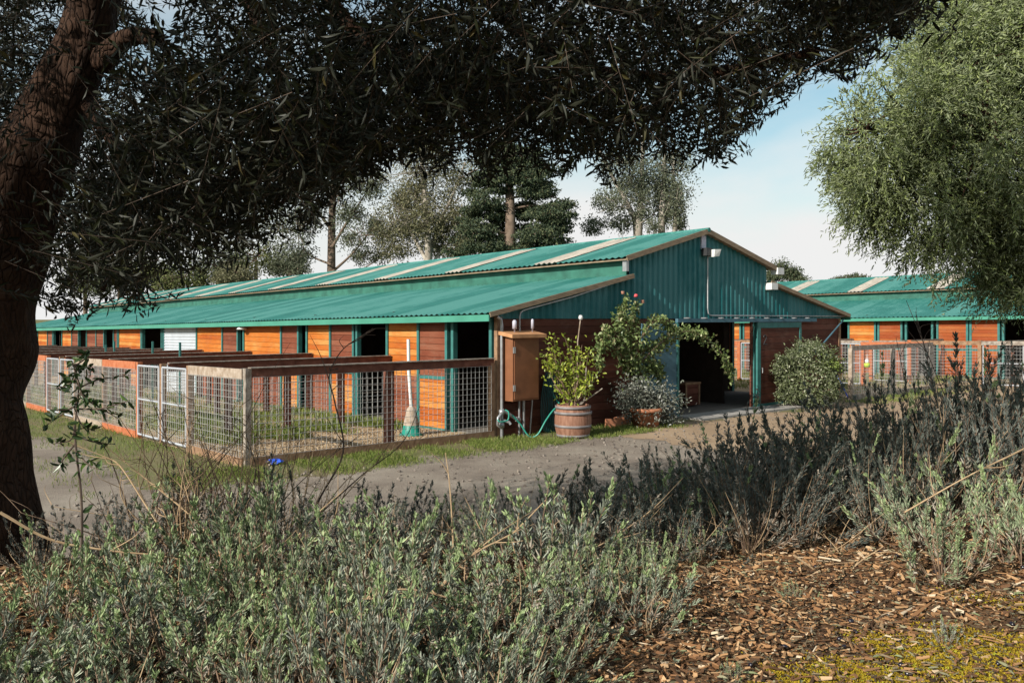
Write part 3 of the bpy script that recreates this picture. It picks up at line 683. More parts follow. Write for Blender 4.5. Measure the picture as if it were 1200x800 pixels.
# barrel planter with its shrub
bp = F(u_at(671.5, -.9), -.9, 0); bp[2] = T(bp[0], bp[1])
t = thing('barrel_planter', 'wooden half barrel with grey hoops standing in front of the red wall', 'planter', bp)
g = Geo(); prof = []
for i in range(13):
    z = i/12; prof.append((.315 + .05*math.sin(math.pi*min(1, z*1.05)) + .012*z, z*.66))
g.lathe([(0, .0)] + prof + [(.30, .66), (.29, .60)], 28, bp); g.build('barrel', M['barrel'], t, True)
for z, r in ((.05, .325), (.24, .362), (.50, .372), (.61, .352)):
    g = Geo(); g.lathe([(r-.01, z-.026), (r+.008, z-.026), (r+.010, z+.026), (r-.01, z+.026)], 28, bp); g.build('hoop', M['hoop'], t, True)
g = Geo(); g.lathe([(0, .61), (.29, .60)], 20, bp); g.build('soil', M['soil'], t)

def rand_dirs(n, rng, up=0.):
    d = rng.normal(size=(n,3)); d[:,2] += up; return d/np.linalg.norm(d, axis=1)[:,None]
def bushy(root_pos, targets, stem_r, leaf, rng, nl, spread, mleaf, mstem, T_, lean=.3, leafname='foliage', stemname='stems', curve=.12, leafup=.3, along=.6):
    """woody stems from a base to targets, leaves clustered along their outer ends"""
    gs, gl = Geo(), Geo()
    for tg in targets:
        tg = np.asarray(tg, float); a = np.asarray(root_pos, float) + rng.normal(size=3)*[.03,.03,0]
        m1 = a + (tg-a)*.45 + rng.normal(size=3)*curve*np.linalg.norm(tg-a)*.6
        pts = spline([a, m1, tg], 5); gs.tube(pts, np.linspace(stem_r, stem_r*.3, len(pts)), 5)
        pts = np.array(pts)
        k = rng.integers(int(len(pts)*(1-along)), len(pts), nl)
        P = pts[k] + rng.normal(size=(nl,3))*spread
        gl.leaves(P, rand_dirs(nl, rng, leafup), rand_dirs(nl, rng, .8), leaf*rng.uniform(.6,1.25,nl), leaf*.42*rng.uniform(.7,1.2,nl), .2)
    gs.build(stemname, mstem, T_); gl.build(leafname, mleaf, T_)

rng = np.random.default_rng(3)
t = thing('potted_shrub', 'yellow-green leafy shrub growing in the wooden barrel', 'shrub', bp + [0,0,.61])
tg = []
for px, py in ((642,402),(650,395),(655,415),(662,396),(668,405),(676,412),(682,404),(690,413),(640,416),(637,423),(645,432),(655,440),(664,430),(672,442),(682,436),(695,436),(700,440),(688,452),(650,452),(658,460),(676,460),(668,418),(648,410),(690,446),(684,420)):
    d = bp[1] + rng.uniform(-.35, .35); tg.append(at(px, py, d))
bushy(bp + [0,0,.6], tg, .014, .10, rng, 36, .070, M['citrus'], M['twig'], t, along=.42)
g = Geo()
for px, py in ((706,455),(687,430)): g.tube(spline([bp+[0,0,.7], at(684,470,bp[1]-.1), at(px,py,bp[1]-.1)],5), .012, 5)
g.build('pruned_branch', M['fence_grey'], t)
g = Geo(); a = at(676, 470, bp[1]+.05); b = at(680.5, 372, bp[1]+.05); g.tube([bp+[.05,.05,.6], a, at(677,400,bp[1]+.05), b], .012, 5); 
st = g.build('stake', M['fence_pale'], None, org=bp+[.05,.05,.6]); tag(st, 'thin pale stake with a white knob standing in the wooden barrel', 'stake')
g = Geo(); g.lathe([(0,-.05),(.03,-.045),(.048,0),(.03,.045),(0,.05)], 10, b); g.build('knob', M['white'], st, True)

# climbing rose with the silver bush in its pot
def wp(px, py, v): return hp(px, py, v)
rp = F(u_at(742, -.5), -.5, 0)
t = thing('climbing_rose', 'climbing rose arching over the left side of the stable doorway', 'rose', rp)
canes = [[(742,500),(741,450),(735,410),(725,378),(735,352)], [(742,500),(742,440),(750,400),(765,378),(780,378),(790,388)], [(742,500),(738,440),(720,405),(705,400),(702,430)],
         [(744,500),(745,440),(760,415),(780,398),(805,388),(830,398),(848,418),(857,445)], [(744,500),(748,450),(768,430),(775,440)], [(742,500),(738,430),(742,385),(746,356)],
         [(743,500),(746,440),(756,410),(778,404),(800,390),(826,392)], [(742,500),(736,430),(728,398),(712,388),(704,412)], [(743,500),(744,430),(735,400),(728,365)], [(744,500),(752,455),(745,430),(764,425),(775,450)],
         [(743,500),(740,470),(752,440),(738,425),(722,402)]]
gs, gl = Geo(), Geo()
for c in canes:
    vo = rng.uniform(-.6, -.25); pts = np.array(spline([wp(px, py, vo + (-.1 if i > 1 else 0) + rng.uniform(-.12,.12)*(i > 0)) for i, (px, py) in enumerate(c)], 8))
    gs.tube(pts, np.linspace(.02, .005, len(pts)), 5)
    n = int(62*len(c)); lo = int(len(pts)*.33); k = rng.integers(lo, len(pts), n)
    P = pts[k] + rng.normal(size=(n,3))*.10*np.minimum(1, .45 + (len(pts)-k)/len(pts))[:,None]
    gl.leaves(P, rand_dirs(n, rng, -.1), rand_dirs(n, rng, .9), .095*rng.uniform(.6,1.3,n), .062*rng.uniform(.7,1.2,n), .2, shape=(.35,.7))
gs.build('canes', M['twig'], t); gl.build('foliage', M['rose'], t)
for px, py, m in ((754,390,'petal'),(745,346,'petal'),(730,343,'petal2'),(753,353,'petal2')):
    g = Geo(); p = wp(px, py, -.55)
    for k in range(3): g.lathe([(0,-.036),(.022+.009*k,-.03),(.042-.009*k,.0),(.034-.009*k,.027),(.008,.024-.006*k)], 9, p + rng.normal(size=3)*.006)
    g.build('rose_bloom', M[m], t, True)
pp = F(u_at(757, -.85), -.85, 0)
t = thing('terracotta_planter', 'old terracotta tub below the climbing rose', 'planter', pp)
g = Geo(); g.lathe([(0,.0),(.27,.0),(.33,.34),(.37,.34),(.37,.42),(.31,.42),(.30,.36)], 22, pp); g.build('tub', M['terracotta'], t, True)
g = Geo(); g.lathe([(0,.37),(.30,.36)], 16, pp); g.build('soil', M['soil'], t)
t = thing('silver_shrub', 'silvery white leaved shrub spilling out of the terracotta tub under the rose', 'shrub', pp + [0,0,.37])
tg = [at(px, py, pp[1] + rng.uniform(-.4,.4)) for px, py in ((728,458),(734,448),(742,446),(750,452),(758,458),(766,462),(772,458),(780,460),(788,462),(796,470),(798,480),(790,490),(780,495),(770,488),(760,492),(750,485),(740,482),(732,474),(726,468),(745,468),(758,474),(776,474),(738,460),(765,480),(748,476))]
bushy(pp + [0,0,.37], tg, .01, .085, rng, 190, .13, M['silver'], M['twig'], t)
# pile of bricks / low log edge by the rose
for i, (px, py) in enumerate(((729, 500), (718, 503))):
    p = F(u_at(px, -.45), -.45, 0); g = Geo(); g.beam(p + [-.16, -.05, .10], p + [.18, .06, .19 if i == 0 else .08], .07, .20); 
    tag(g.build('clay_slab', M['terracotta'], None, org=p), ('larger' if i == 0 else 'smaller') + ' clay slab leaning against the red wall left of the rose tub', 'slab')
# round bush
cb = F(u_at(947, -.85), -.85, 0)
t = thing('round_bush', 'large rounded silvery green bush by the door marked 2', 'bush', cb)
n = 11000; d = rand_dirs(n, rng); rr = rng.uniform(.55, 1.0, n)**.5
lump = 1 + .13*np.sin(d[:,0]*5+1) + .12*np.sin(d[:,2]*6+d[:,1]*4) + .10*np.sin(d[:,0]*13+d[:,2]*11) + .08*np.sin(d[:,1]*17+d[:,2]*15+d[:,0]*9) + rng.exponential(.045, n)
lump *= 1/np.maximum(.80, np.maximum(abs(d[:,0]), abs(d[:,2])))**.55
P = cb + [0,0,.82] + d*rr[:,None]*lump[:,None]*np.array([.80,.78,.80]); ok = P[:,2] > cb[2]+.05; P = P[ok]; d = d[ok]; n = len(P)
g = Geo(); g.leaves(P, d*.6 + rand_dirs(n, rng, -.1), rand_dirs(n, rng, .6) + d, .075*rng.uniform(.6,1.4,n), .034*rng.uniform(.7,1.3,n), .2)
pc = at(972, 428, cb[1]-.5); n = 260; g.leaves(pc + rng.normal(size=(n,3))*[.16,.14,.13], rand_dirs(n, rng, .4), rand_dirs(n, rng, .8), .07, .032, .2, 1); g.build('foliage', [M['silver2'], M['fresh']], t)
g = Geo()
for k in range(16): q = cb + np.array([*rng.normal(size=2)*.42, rng.uniform(.7,1.3)]); g.tube(spline([cb + [*rng.normal(size=2)*.05, 0], cb*.5+q*.5 + rng.normal(size=3)*.08, q], 4), np.linspace(.02,.006,9), 5)
g.build('stems', M['twig'], t)
# leaning tools right of the bush
a, b = hp(989, 374, -.08), hp(953, 416, -.35)
g = Geo(); g.tube([a, b + (b-a)*.15], .022, 8); tag(g.build('leaning_pole', M['bluedoor'], None, org=a), 'dark teal pole slanting across the wall above the round bush', 'pole')
p0, p1 = hp(963.5, 405, -.2), hp(973, 424, -.32); p2 = p0 + (p1-p0)*3.6
t = thing('broom', 'broom with a blue and white handle leaning behind the round bush', 'broom', p2)
g = Geo(); g.tube([p0, p0+(p1-p0)*.45], .016, 8); g.build('handle_tip', M['white'], t); g = Geo(); g.tube([p0+(p1-p0)*.45, p2], .017, 8); g.build('handle', M['blue'], t)
g = Geo(); g.beam(p2+[-.16,0,.0], p2+[.16,0,0], .05, .16); g.build('broom_head', M['fence_pale'], t)
# crate inside the doorway
c0 = F(u_at(808, 1.2), 1.2, .02)
t = thing('wooden_crate', 'dark red wooden crate standing inside the stable doorway', 'crate', c0)
ca = u_at(803, 1.2); g = Geo(); g.fbox(ca, ca+.62, 1.2, 1.75, .06, .62); g.build('crate_body', M['redwall'], t)
g = Geo(); g.fbox(ca-.03, ca+.65, 1.17, 1.78, .623, .68)
for x in (ca, ca+.56): g.fbox(x, x+.06, 1.18, 1.198, .06, .62)
g.build('crate_lid', M['fence_brown'], t)
# concrete threshold
g = Geo(); g.fbox(uL-.1, uR+2.6, -.95, -.02, -.1, .035); o = g.build('concrete_apron', mat('concrete', (.30,.28,.26), .9, .2, 3., bump=.2)); tag(o, kind='structure')
# pole on its cone foot, litter in the pen
q = at(482, 509, 17.7); uu, vv = uv(q[0], q[1]); q = F(uu, vv, 0)
t = thing('cone_foot_pole', 'white pole on a green and white cone shaped foot in the nearest pen', 'pole', q)
g = Geo(); g.lathe([(0,0),(.24,0),(.24,.04),(.20,.06),(.165,.22)], 20, q); g.build('cone_base', M['conegreen'], t, True)
g = Geo(); g.lathe([(.165,.221),(.09,.56),(.05,.60),(0,.60)], 20, q); g.build('cone', M['fence_pale'], t, True)
g = Geo(); g.tube([q+[0,0,.58], q+[-.05,0,1.3], q+[-.06,0,1.98]], .035, 8); g.build('pole', M['white'], t, True)
q = at(316, 540, 14.1); uu, vv = uv(q[0], q[1]); q = F(uu, vv, .02)
g = Geo(); th = rng.uniform(.7,1.2,14)
g.lathe([(.02,0),(.14,.0),(.17,.05),(.13,.10),(.05,.12),(.01,.10)], 14, q)
g.V[0] += rng.normal(size=g.V[0].shape)*[.022,.022,.014]; g.V[0][:,2] = np.maximum(g.V[0][:,2], q[2])
o = g.build('plastic_scrap', M['blue'], None, False, org=q); o.scale = (1.25,.8,.8); tag(o, 'crumpled blue plastic scrap on the ground inside the nearest pen', 'litter')
# yellow and white toy hanging on the right hand gate
q = hp(1016, 425, 1.2)
t = thing('hanging_feeder', 'small yellow and white feeder hanging in the pen right of the round bush', 'feeder', q)
g = Geo(); g.lathe([(0,-.16),(.09,-.15),(.10,-.02),(.05,.0),(0,.0)], 12, q); g.build('feeder_bowl', mat('yellow_green_plastic', (.40,.52,.05), .5, .1), t, True)
g = Geo(); g.lathe([(.05,.002),(.075,.06),(.05,.12),(.01,.14),(.006,.30)], 12, q); g.build('feeder_top', M['white'], t, True)

# ------------------------------------------------------------------ grass and pen weeds
def blades(name, P, hgt, rng, mt, label_kind='stuff', w=.008):
    n = len(P); g = Geo(); d = rng.normal(size=(n,3))*.45; d[:,2] = 1
    P = np.column_stack([P, T(P[:,0], P[:,1]) + .0])
    nn = rand_dirs(n, rng); nn[:,2] *= .2
    g.leaves(P, d, nn, hgt*rng.uniform(.45,1.3,n), w*rng.uniform(.7,1.5,n), .15, shape=(.3,.7)); return tag(g.build(name, mt), kind=label_kind)
def scatter(n, box, dens, rng):
    u0, u1, v0, v1 = box; U = rng.uniform(u0, u1, n); V_ = rng.uniform(v0, v1, n)
    P = O2 + U[:,None]*G + V_[:,None]*L
    return P[rng.uniform(size=n) < dens(U, V_, P)]
patch = lambda U, V_, P: np.clip(.5 + .5*np.sin(P[:,0]*1.7+1)*np.sin(P[:,1]*1.3) + .35*np.sin(P[:,0]*4.1+P[:,1]*3.3), 0.05, 1)
pts = [scatter(30000, (-7.3, -5.27, -1.4, 26), lambda U, V_, P: np.clip(1.05 - (-5.27-U)/1.5, 0, 1)*patch(U, V_, P)*(.25+.75*patch(U, V_, P[:,::-1]*1.3)), rng),
       scatter(30000, (-6.6, .3, -1.7, -.07), lambda U, V_, P: np.clip((V_+1.75)/.9, 0, 1)*patch(U, V_, P), rng),
       scatter(9000, (0.2, 4.4, -1.5, -.1), lambda U, V_, P: .7*patch(U, V_, P), rng),
       scatter(4000, (12.0, 18.5, -1.9, -.75), lambda U, V_, P: .9*patch(U, V_, P), rng),
       scatter(14000, (-12.0, -6.5, -1, 16), lambda U, V_, P: (patch(U*1.3, V_, P*1.4) > .62)*.8, rng)]
blades('grass_verge', np.concatenate(pts), .085, rng, M['grass'])
pts = [scatter(9000, (-4.9, -.3, 2.4, 3.8), lambda U, V_, P: (patch(U, V_, P) > .35)*.9*np.clip((V_-2.3), 0, 1), rng),
       scatter(16000, (-4.9, -.3, 3.9, 9), lambda U, V_, P: patch(U, V_, P), rng), scatter(14000, (-5.1, -.3, 9, 26), lambda U, V_, P: patch(U, V_, P), rng),
       scatter(16000, (14, 25, .2, 14), lambda U, V_, P: patch(U, V_, P), rng)]
blades('pen_grass', np.concatenate(pts), .19, rng, M['grass'], w=.013)
# gravel and clods on the drive, straw bits in the pen
P = scatter(5000, (-13, 12, -9, -1.0), lambda U, V_, P: np.ones(len(U))*.8, rng); P = P[P[:,1] > 9]
n = len(P); P3 = np.column_stack([P, T(P[:,0], P[:,1]) + .012]); sz = rng.uniform(.006,.022,n)[:,None]
g = Geo(); A = rand_dirs(n, rng)*sz; B = rand_dirs(n, rng)*sz; g.chips(P3, A, B, np.cross(A, B)/sz*1.); tag(g.build('loose_gravel', leafmat('gravel', [(0,(.10,.08,.066)),(1,(.22,.185,.155))])), kind='stuff')
P = scatter(3500, (-5.1, -.2, .1, 3.7), lambda U, V_, P: np.ones(len(U)), rng); n = len(P)
P3 = np.column_stack([P, T(P[:,0], P[:,1]) + .02]); a = rng.uniform(0, 6.28, n); A = np.column_stack([np.cos(a), np.sin(a), rng.normal(size=n)*.2])*rng.uniform(.008,.03,n)[:,None]
B = np.column_stack([-np.sin(a), np.cos(a), 0*a])*rng.uniform(.003,.009,n)[:,None]; C_ = np.column_stack([0*a,0*a,rng.uniform(.003,.012,n)])
g = Geo(); g.chips(P3, A, B, C_); tag(g.build('pen_litter', leafmat('pen_litter', [(0,(.12,.08,.05)),(.6,(.28,.20,.125)),(1,(.42,.32,.21))], rough=.9)), kind='stuff')

# ------------------------------------------------------------------ mulch in front
n = 52000; X = rng.uniform(-3.2, 4.2, n); Y = rng.uniform(2.9, 8.2, n); keep = rng.uniform(size=n) < np.where(Y < 6, 1, .35)*np.where((X > 1.1) & (Y < 3.75 + .42*(X-1.25)), .5, 1); X, Y = X[keep], Y[keep]; n = len(X)
Z = T(X, Y) + rng.uniform(.006, .03, n); a = rng.normal(.2, 1.1, n); ln = rng.gamma(1.7, .0075, n) + .004; ln = np.where(rng.uniform(size=n) < .02, ln*2.6, ln)
A = np.column_stack([np.cos(a), np.sin(a), rng.normal(size=n)*.22])*ln[:,None]
B = np.column_stack([-np.sin(a), np.cos(a), rng.normal(size=n)*.5])*(rng.uniform(.0025,.009,n))[:,None]
C_ = np.column_stack([rng.normal(size=n)*.2, rng.normal(size=n)*.2, np.ones(n)])*rng.uniform(.001,.003,n)[:,None]
g = Geo(); g.chips(np.column_stack([X, Y, Z]), A, B, C_); tag(g.build('bark_chips', M['chip']), kind='stuff')
n = 30000; X_ = rng.uniform(-3.0, 4.0, n); Y_ = rng.uniform(2.9, 6.4, n); a = rng.uniform(0, 6.28, n); ln = rng.gamma(1.5, .004, n) + .002
A = np.column_stack([np.cos(a), np.sin(a), rng.normal(size=n)*.3])*ln[:,None]; B = np.column_stack([-np.sin(a), np.cos(a), rng.normal(size=n)*.4])*rng.uniform(.0012,.004,n)[:,None]; C_ = np.column_stack([0*a, 0*a, rng.uniform(.0008,.002,n)])
g = Geo(); g.chips(np.column_stack([X_, Y_, T(X_, Y_) + rng.uniform(.004,.032,n)]), A, B, C_); tag(g.build('leaf_litter', leafmat('litter', [(0,(.03,.022,.016)),(.5,(.09,.07,.045)),(.8,(.16,.13,.08)),(1,(.20,.20,.12))], rough=.9)), kind='stuff')
n = 1500; X_ = rng.uniform(-2.6, 3.6, n); Y_ = rng.uniform(3.0, 6.2, n); D_ = rng.normal(size=(n,3)); D_[:,2] *= .12
g = Geo(); g.leaves(np.column_stack([X_, Y_, T(X_, Y_) + .03]), D_, rand_dirs(n, rng, 1.5), .055*rng.uniform(.6,1.2,n), .012*rng.uniform(.7,1.3,n), .3); tag(g.build('fallen_leaves', leafmat('dead_olive_leaf', [(0,(.10,.06,.035)),(.5,(.20,.15,.09)),(.8,(.24,.23,.14)),(1,(.16,.19,.09))], rough=.7)), kind='stuff')
# moss at lower right
n = 170000; X = rng.uniform(.9, 3.6, n); Y = rng.uniform(2.9, 4.9, n)
f = np.sin(X*5.1+Y*2)*np.sin(Y*6.3-X) + .5*np.sin(X*13+Y*9)
keep = (Y < 3.70 + .42*(X-1.25) + .22*f + .10*rng.normal(size=n)) & (f > -.62 + .45*rng.normal(size=n)) & (X > 1.02 + .14*f); X, Y = X[keep], Y[keep]; n = len(X)
g = Geo(); d = rng.normal(size=(n,3))*.9; d[:,2] = .5
g.leaves(np.column_stack([X, Y, T(X, Y) + .012]), d, rand_dirs(n, rng, .5), .013, .006, .2); tag(g.build('moss', M['moss']), kind='stuff')
g = Geo(); g.lathe([(.0,-.5),(.27,-.43),(.42,-.2),(.46,.0),(.42,.22),(.27,.42),(.0,.5)], 12); fruit = g.mesh('fallen_olive', M['olivefruit'], smooth=True)
for k in range(52):
    while True:
        x, y = rng.uniform(.3, 3.2), rng.uniform(3.2, 5.2)
        if x > .55*y - 1.6 + rng.uniform(0,.6): break
    o = bpy.data.objects.new('fallen_olive', fruit); COL.objects.link(o); s = rng.uniform(.016,.024); o.scale = (s*1.1, s*1.1, s*1.35)
    o.location = (x, y, float(T(x, y)) + .022); o.rotation_euler = (rng.uniform(1,2), rng.uniform(-1,1), rng.uniform(0,6))
    tag(o, 'small black ripe olive fallen on the bark mulch', 'olive', 'olives fallen on the mulch')

# ------------------------------------------------------------------ lavender
def lavender_mesh(seed, nst, h, spread, mleaf, tipp, dry, flower=0.):
    rng = np.random.default_rng(seed); gs, gl = Geo(), Geo()
    for k in range(nst):
        az = rng.uniform(0, 6.283); tilt = abs(rng.normal(0, spread)); b = np.array([math.cos(az), math.sin(az), 0])*rng.uniform(.01,.13)
        ln = h*rng.uniform(.55, 1.08); d = np.array([math.cos(az)*math.sin(tilt), math.sin(az)*math.sin(tilt), math.cos(tilt)])
        p1 = b + d*ln*.5 + rng.normal(size=3)*.05; d2 = d*.6 + np.array([0,0,.45]) + rng.normal(size=3)*.24; d2 /= np.linalg.norm(d2); p2 = p1 + d2*ln*.5
        pts = np.array(spline([b, p1, p2], 8))
        if k % 5 == 3:            # a dead, leafless stem
            gs.tube(pts*np.array([1.15,1.15,.9]), np.linspace(.004, .001, len(pts)), 4, m=1, cap=False); continue
        gs.tube(pts, np.linspace(.0045, .0014, len(pts)), 4, cap=False)
        nn = int(ln*rng.uniform(46, 62)); tt = np.sort(rng.uniform(.18, 1.0, nn)**.8); m = 3
        idx = tt*(len(pts)-1); i0 = np.minimum(idx.astype(int), len(pts)-2); fr = (idx-i0)[:,None]
        P = pts[i0]*(1-fr) + pts[i0+1]*fr; ax = pts[i0+1]-pts[i0]; ax /= np.linalg.norm(ax, axis=1)[:,None]
        P = np.repeat(P, m, 0); ax = np.repeat(ax, m, 0); tr = np.repeat(tt, m)
        rd = rand_dirs(len(P), rng); rd -= ax*(rd*ax).sum(1)[:,None]; rd /= np.linalg.norm(rd, axis=1)[:,None]+1e-9
        D = ax*.85 + rd*(.75 - .3*tr)[:,None]; ll = .056*rng.uniform(.55,1.2,len(P))*(1.05-.45*tr)
        tip = (tr > .78) & (rng.uniform() < tipp); dr = (tr < .45) & (rng.uniform(size=len(P)) < dry)
        bd = ~tip & ~dr
        for msk, mi in ((bd, 0), (dr, 1), (tip, 2)):
            if msk.any(): gl.leaves(P[msk], D[msk], rd[msk]+ax[msk]*.3, ll[msk]*(1 if mi < 2 else .85), .0074 if mi < 2 else .0095, .15, mi, shape=(.3,.75))
        if rng.uniform() < flower:
            fp = pts[-1] + d2*np.arange(10)[:,None]*.006; fd = rand_dirs(10, rng, .3); gl.leaves(fp, fd, rand_dirs(10, rng), .016, .008, .3, 1)
    me_s = gs.mesh('stems', [M['twig'], M['drytwig']]); me_l = gl.mesh('foliage', [mleaf, M['lavdry'], M['lavtip']])
    return me_s, me_l
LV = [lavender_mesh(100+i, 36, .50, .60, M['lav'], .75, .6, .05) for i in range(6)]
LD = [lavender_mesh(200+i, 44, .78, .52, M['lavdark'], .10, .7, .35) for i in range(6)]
def lavender(x, y, s, sets, label, group, rng, sz=1.):
    me_s, me_l = sets[rng.integers(len(sets))]
    r = bpy.data.objects.new('lavender_bush', None); COL.objects.link(r); r.empty_display_size = .1
    r.location = (x, y, float(T(x, y))-.02); r.scale = (s, s, s*sz); r.rotation_euler = (rng.normal()*.16, rng.normal()*.16, rng.uniform(0, 6.28))
    w_ = rng.uniform(.8, 1.3); r.scale = (s*w_, s*w_, s*sz*rng.uniform(.75, 1.15))
    if sets is LD and x > 1.8: r.scale = (s*w_, s*w_, s*sz*(1 + .13*min(3, x-1.8)))
    tag(r, label, 'lavender', group)
    for nm, me in (('stems', me_s), ('foliage', me_l)):
        o = bpy.data.objects.new(nm, me); COL.objects.link(o); o.parent = r
rng = np.random.default_rng(21)
def fill(n, fx, fy, cond, mind, smin, smax, sets, label, group, sz=(1,1)):
    got = []; tries = 0
    while len(got) < n and tries < 6000:
        tries += 1; x, y = rng.uniform(*fx), rng.uniform(*fy)
        if not cond(x, y) or any((x-a)**2 + (y-b)**2 < mind**2 for a, b in got): continue
        got.append((x, y)); lavender(x, y, rng.uniform(smin, smax), sets, label, group, rng, rng.uniform(*sz))
px_ = lambda x, y: 600 + x/y*FPX
fill(44, (-3.0, .6), (3.0, 5.0), lambda x, y: px_(x,y) > -90 and px_(x, y) < 690 and px_(x,y) < 625 + 60*(y-3) and not (y > 4.3 and px_(x,y) < 330), .25, .55, 1.1, LV, 'sunlit grey-green lavender at the lower left, in the near part of the bed', 'sunlit lavender in the near left of the bed', (.85, 1.1))
fill(6, (-2.4, .6), (4.1, 5.0), lambda x, y: 130 < px_(x,y) < 680 and not 300 < px_(x,y) < 360, .42, 1.05, 1.3, LV, 'taller loose sunlit lavender rising above the near carpet, left of the mulch', 'taller sunlit lavender', (.85, 1.1))
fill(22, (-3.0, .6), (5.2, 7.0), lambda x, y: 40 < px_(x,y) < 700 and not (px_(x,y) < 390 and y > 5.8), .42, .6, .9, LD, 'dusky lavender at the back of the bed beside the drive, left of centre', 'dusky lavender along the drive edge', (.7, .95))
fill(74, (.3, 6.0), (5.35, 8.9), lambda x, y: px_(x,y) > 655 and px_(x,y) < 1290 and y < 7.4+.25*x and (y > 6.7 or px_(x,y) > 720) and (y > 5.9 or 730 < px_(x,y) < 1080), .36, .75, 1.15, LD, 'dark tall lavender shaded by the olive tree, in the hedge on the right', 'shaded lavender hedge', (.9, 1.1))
fill(10, (1.9, 3.6), (4.5, 6.0), lambda x, y: 1050 < px_(x,y) < 1260 and y > 4.25 + .8*(1110-px_(x,y))/100*(px_(x,y)<1110), .33, .6, .95, LV, 'sunlit lavender at the right edge in front of the dark hedge', 'sunlit lavender at the right', (.9, 1.2))
fill(8, (.2, 1.0), (4.0, 5.2), lambda x, y: 640 < px_(x,y) < 770 and y > 3.9, .25, .5, .8, LV, 'small lavender clump at the edge of the mulch, centre of the bed', 'lavender at the mulch edge', (.9,1.1))
for px, y, s in ((700, 4.25, .72), (812, 5.3, .5), (1110, 4.0, .28), (860, 3.55, .2), (930, 4.6, .2)):
    x = (px-600)/FPX*y; lavender(x, y, s, LV, {700:'lit lavender clump standing alone at the left edge of the open mulch',812:'small lavender clump at the foot of the dark hedge above the mulch',1110:'low lavender sprig beside the moss',860:'tiny lavender sprig at the bottom of the mulch',930:'tiny lavender sprig in the middle of the mulch'}[px], None, rng)

# dry and bare stems rising through the bed
def stem(name, pl, d, r, m, label, cat='branch', group=None, side=0, seed=0):
    rng = np.random.default_rng(seed); g = Geo(); dd = np.linspace(d[0], d[1], len(pl)) if isinstance(d, tuple) else np.full(len(pl), d)
    pts = np.array(spline([at(px, py, k) for (px, py), k in zip(pl, dd)], 6)); n = len(pts)
    g.tube(pts, np.linspace(r, r*.35, n), 5)
    for k in range(side):
        i = rng.integers(n//4, n-2); t = pts[i+1]-pts[i]; t /= np.linalg.norm(t); q = t + rng.normal(size=3)*.6; q[2] = abs(q[2])*.8; ln = rng.uniform(.08,.3)
        e = pts[i]; sp = [e, e + q*ln*.5 + rng.normal(size=3)*.015, e + q*ln + rng.normal(size=3)*.03]; g.tube(spline(sp, 4), np.linspace(r*.5, r*.15, 9), 4)
    return tag(g.build(name, m, None, org=pts[0]), label, cat, group)
stem('dry_branch', [(515,690),(540,660),(570,640),(600,625),(640,585)], (4.3,4.6), .008, M['drytwig'], 'forked tan dry branch low in the middle of the bed', side=5, seed=1)
stem('dry_branch', [(530,700),(531,640),(527,570),(522,530)], (4.4,4.5), .006, M['drytwig'], 'upright straight tan stem in the middle of the bed', side=2, seed=2)
stem('dry_branch', [(380,720),(470,690),(560,710)], (4.0,4.2), .008, M['drytwig'], 'tan dry stem lying level over the lower lavender', side=3, seed=3)
stem('dry_branch', [(0,600),(60,632),(130,645),(210,655),(300,690)], (4.4,4.7), .008, M['drytwig'], 'long tan stem arching from the left edge over the lavender', side=4, seed=4)
stem('dry_branch', [(215,660),(170,590),(140,545),(120,535)], (4.9,5.1), .007, M['drytwig'], 'tan dry stem leaning left beside the dark leafy sapling', side=3, seed=5)
stem('dry_branch', [(260,650),(230,610),(170,560),(95,500)], (5.2,5.4), .007, M['drytwig'], 'pale slanting stem crossing in front of the drive', side=5, seed=6)
stem('bare_branch', [(365,640),(372,590),(402,530),(392,470),(386,440),(403,408),(440,385)], (6.4,6.8), .009, M['darktwig'], 'tall dark crooked branch in front of the nearest pen', side=10, seed=7)
stem('bare_branch', [(345,630),(420,560),(470,520),(492,476)], (6.4,6.6), .006, M['darktwig'], 'thin dark branch curving right before the pen kickboard', side=5, seed=8)
stem('bare_branch', [(310,650),(290,600),(300,550),(288,505),(296,470)], (6.2,6.4), .006, M['darktwig'], 'thin dark upright branch before the pen corner post', side=8, seed=9)
stem('bare_branch', [(315,640),(330,590),(380,540),(430,505)], (6.3,6.6), .005, M['darktwig'], 'slender dark branch slanting over the pen kickboard', side=6, seed=10)
stem('bare_branch', [(640,660),(700,640),(760,600),(800,560)], (5.0,5.4), .006, M['drytwig'], 'slender brown branch lying along the foot of the dark hedge', side=3, seed=12)
for i, (px, d) in enumerate(((240,5.7),(275,6.0),(305,6.2),(215,5.5),(170,5.6),(335,6.3))):
    t = None; rng2 = np.random.default_rng(60+i); g = Geo(); b0_ = at(px, 640, d); b0_[2] = T(b0_[0], b0_[1])
    for k in range(20):
        q = b0_ + np.array([rng2.normal()*.30, rng2.normal()*.22, rng2.uniform(.35,1.05)]); m_ = (b0_+q)/2 + rng2.normal(size=3)*.09; sp = spline([b0_, m_, q], 5); g.tube(sp, np.linspace(.0055,.0018,len(sp)), 4)
        for j in range(4):
            e = np.array(sp[rng2.integers(4, len(sp))]); f_ = e + rng2.normal(size=3)*[.10,.10,.05] + [0,0,rng2.uniform(.02,.16)]; g.tube(spline([e, (e+f_)/2 + rng2.normal(size=3)*.015, f_], 3), np.linspace(.0026,.001,7), 3)
    tag(g.build('bare_shrub', M['drytwig'] if i % 2 else M['twig'], None, org=b0_), ['bare twiggy shrub left of the pen corner, beside the drive','tan twiggy bare shrub right in front of the pen corner','brown bare shrub below the pen corner post','thin tan bare shrub nearest the dark sapling','low brown bare shrub between the sapling and the white gates','bare shrub standing before the middle of the nearest pen'][i], 'shrub')
